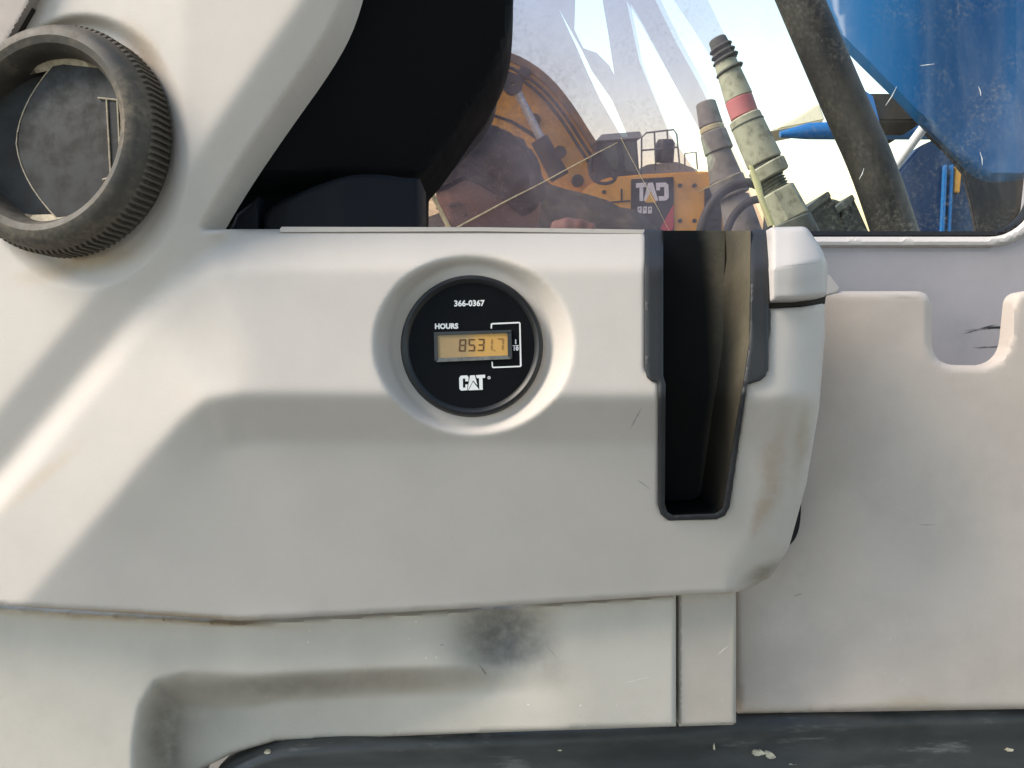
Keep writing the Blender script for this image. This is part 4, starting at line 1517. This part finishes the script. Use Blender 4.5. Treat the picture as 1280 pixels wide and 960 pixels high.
# thick black hose
t = NT('dusty_black_hose')
c = t.coord()
n = t.noise(c, 26, 6, .65); f = t.noise(c, 320, 3, .7)
k = t.math('MULTIPLY', t.ramp(n, .35, .75), t.ramp(f, .3, .75, .2, 1))
t.link(t.mix(k, (.005, .005, .0045), (.055, .046, .032)), t.p.inputs['Base Color'])
t.p.inputs['Roughness'].default_value = .6
m_hose = t.m
hp = chaikin([(890, -300), (975, -60), (1000, 0), (1032, 75), (1060, 140), (1090, 205), (1122, 300), (1130, 330)], 2, False)
hose = tube('hydraulic_hose', [at(x, y, .70) for x, y in hp], [27 * .70 / F] * len(hp), m_hose, None, 28, M=W)
tag(hose, 'thick dusty black hose slanting down across the window', 'hose')

# ------------------------------------------------ blue machinery at the right
m_blue = painted('glossy_blue_paint', (.006, .080, .20), (.10, .165, .27), .85, .35, 3.0, .25, (2.2, 1, .25))  # paler vertical bands are reflections painted into the blue
m_blue2 = painted('deep_blue_paint', (.004, .026, .085), (.03, .075, .17), .7, .45, 6, .5, (4, 1, .4))
m_blue3 = painted('bright_blue_paint', (.012, .13, .36), (.05, .16, .36), .5, .4, 3)
m_brown = painted('dark_brown_steel', (.012, .009, .007), (.055, .036, .022), .8, .8, 6)
m_orange = painted('orange_paint', (.75, .36, .03), (.5, .25, .05), .5, .5, 10)
m_wht = painted('white_paint', (.80, .79, .77), (.55, .5, .42), .4, .5, 4)
m_beige = painted('beige_paint', (.90, .80, .56), (.8, .66, .42), .5, .5, 3)

TY = 1.6
tank_poly = [(950, -300), (1010, -95), (1036, 20), (1048, 48), (1080, 80), (1118, 117), (1155, 156), (1190, 190)] + chaikin([(1205, 204), (1222, 220), (1240, 227), (1262, 226), (1300, 221)], 2, False) + [(1440, 205), (1440, -300)]


def tank():
    # curved blue plate: belly bulging towards us, with folded lower edge
    def dep(V):
        return 1.55 - .10 * np.exp(-((V[:, 0] - 1130) / 120) ** 2) + .10 * smooth01((V[:, 0] - 1150) / 60) - .05 * smooth01((V[:, 0] - 1225) / 60) - .0012 * np.clip(V[:, 1], -95, 230) * .3
    return shell('blue_tank', tank_poly, dep, m_blue, None, step=8, lip=.012, edge_round=(8, .012), sharp=50)


tk = tank()
tag(tk, 'large glossy blue steel tank filling the upper right of the window', 'tank')

bp = prism('blue_steel_plate', round_poly([(1120, 330), (1122, 215), (1150, 182), (1172, 172), (1240, 200), (1250, 330)], 6), 2.1, .15, m_blue2, None, .01)
tag(bp, 'deep blue steel plate with an orange strip below the blue tank', 'plate')
prism('orange_strip', [(1194, 208), (1203, 209), (1200, 241), (1192, 240)], 2.09, .02, m_orange, bp, .002)
for x in (1178, 1186):
    prism('rib', [(x + 4, 205), (x + 7, 205), (x + 2, 330), (x - 2, 330)], 2.085, .02, m_blue3, bp, .002)
br = prism('brown_beam', [(1156, 164), (1175, 168), (1215, 205), (1250, 226), (1340, 222), (1340, 330), (1228, 330), (1215, 256), (1205, 216), (1182, 188)], 1.85, .015, m_brown, None, .003)
tag(br, 'dirty dark brown steel plate under the blue tank edge', 'plate')
rod = tube('support_rod', [at(1160, 152, 1.75), at(1119, 208, 1.75)], .0095, m_wht, None, 14, M=W)
tag(rod, 'short white rod slanting between hose and blue tank', 'rod')
pipe = tube('blue_pipe', [at(975, 168, 3.4), at(1010, 164, 3.4), at(1060, 163, 3.4), at(1162, 163, 3.4)], [.012, .032, .036, .036], m_blue3, None, 16, M=W)
tag(pipe, 'bright blue horizontal pipe behind the black hose', 'pipe')
bb = prism('brown_beam', [(1078, 116), (1108, 116), (1150, 118), (1158, 152), (1088, 152)], 3.2, .3, m_brown, None, .01)
tag(bb, 'dark brown block above the blue pipe right of the black hose', 'beam')
prism('blue_bracket', [(1080, 112), (1092, 120), (1100, 152), (1088, 152)], 3.19, .03, m_blue3, bb, .003)
bg_ = prism('beige_beam', [(962, 164), (1000, 144), (1024, 128), (1032, 150), (1010, 155)], 5.0, .3, m_beige, None, .01)
tag(bg_, 'pale beige beam end left of the black hose', 'beam')
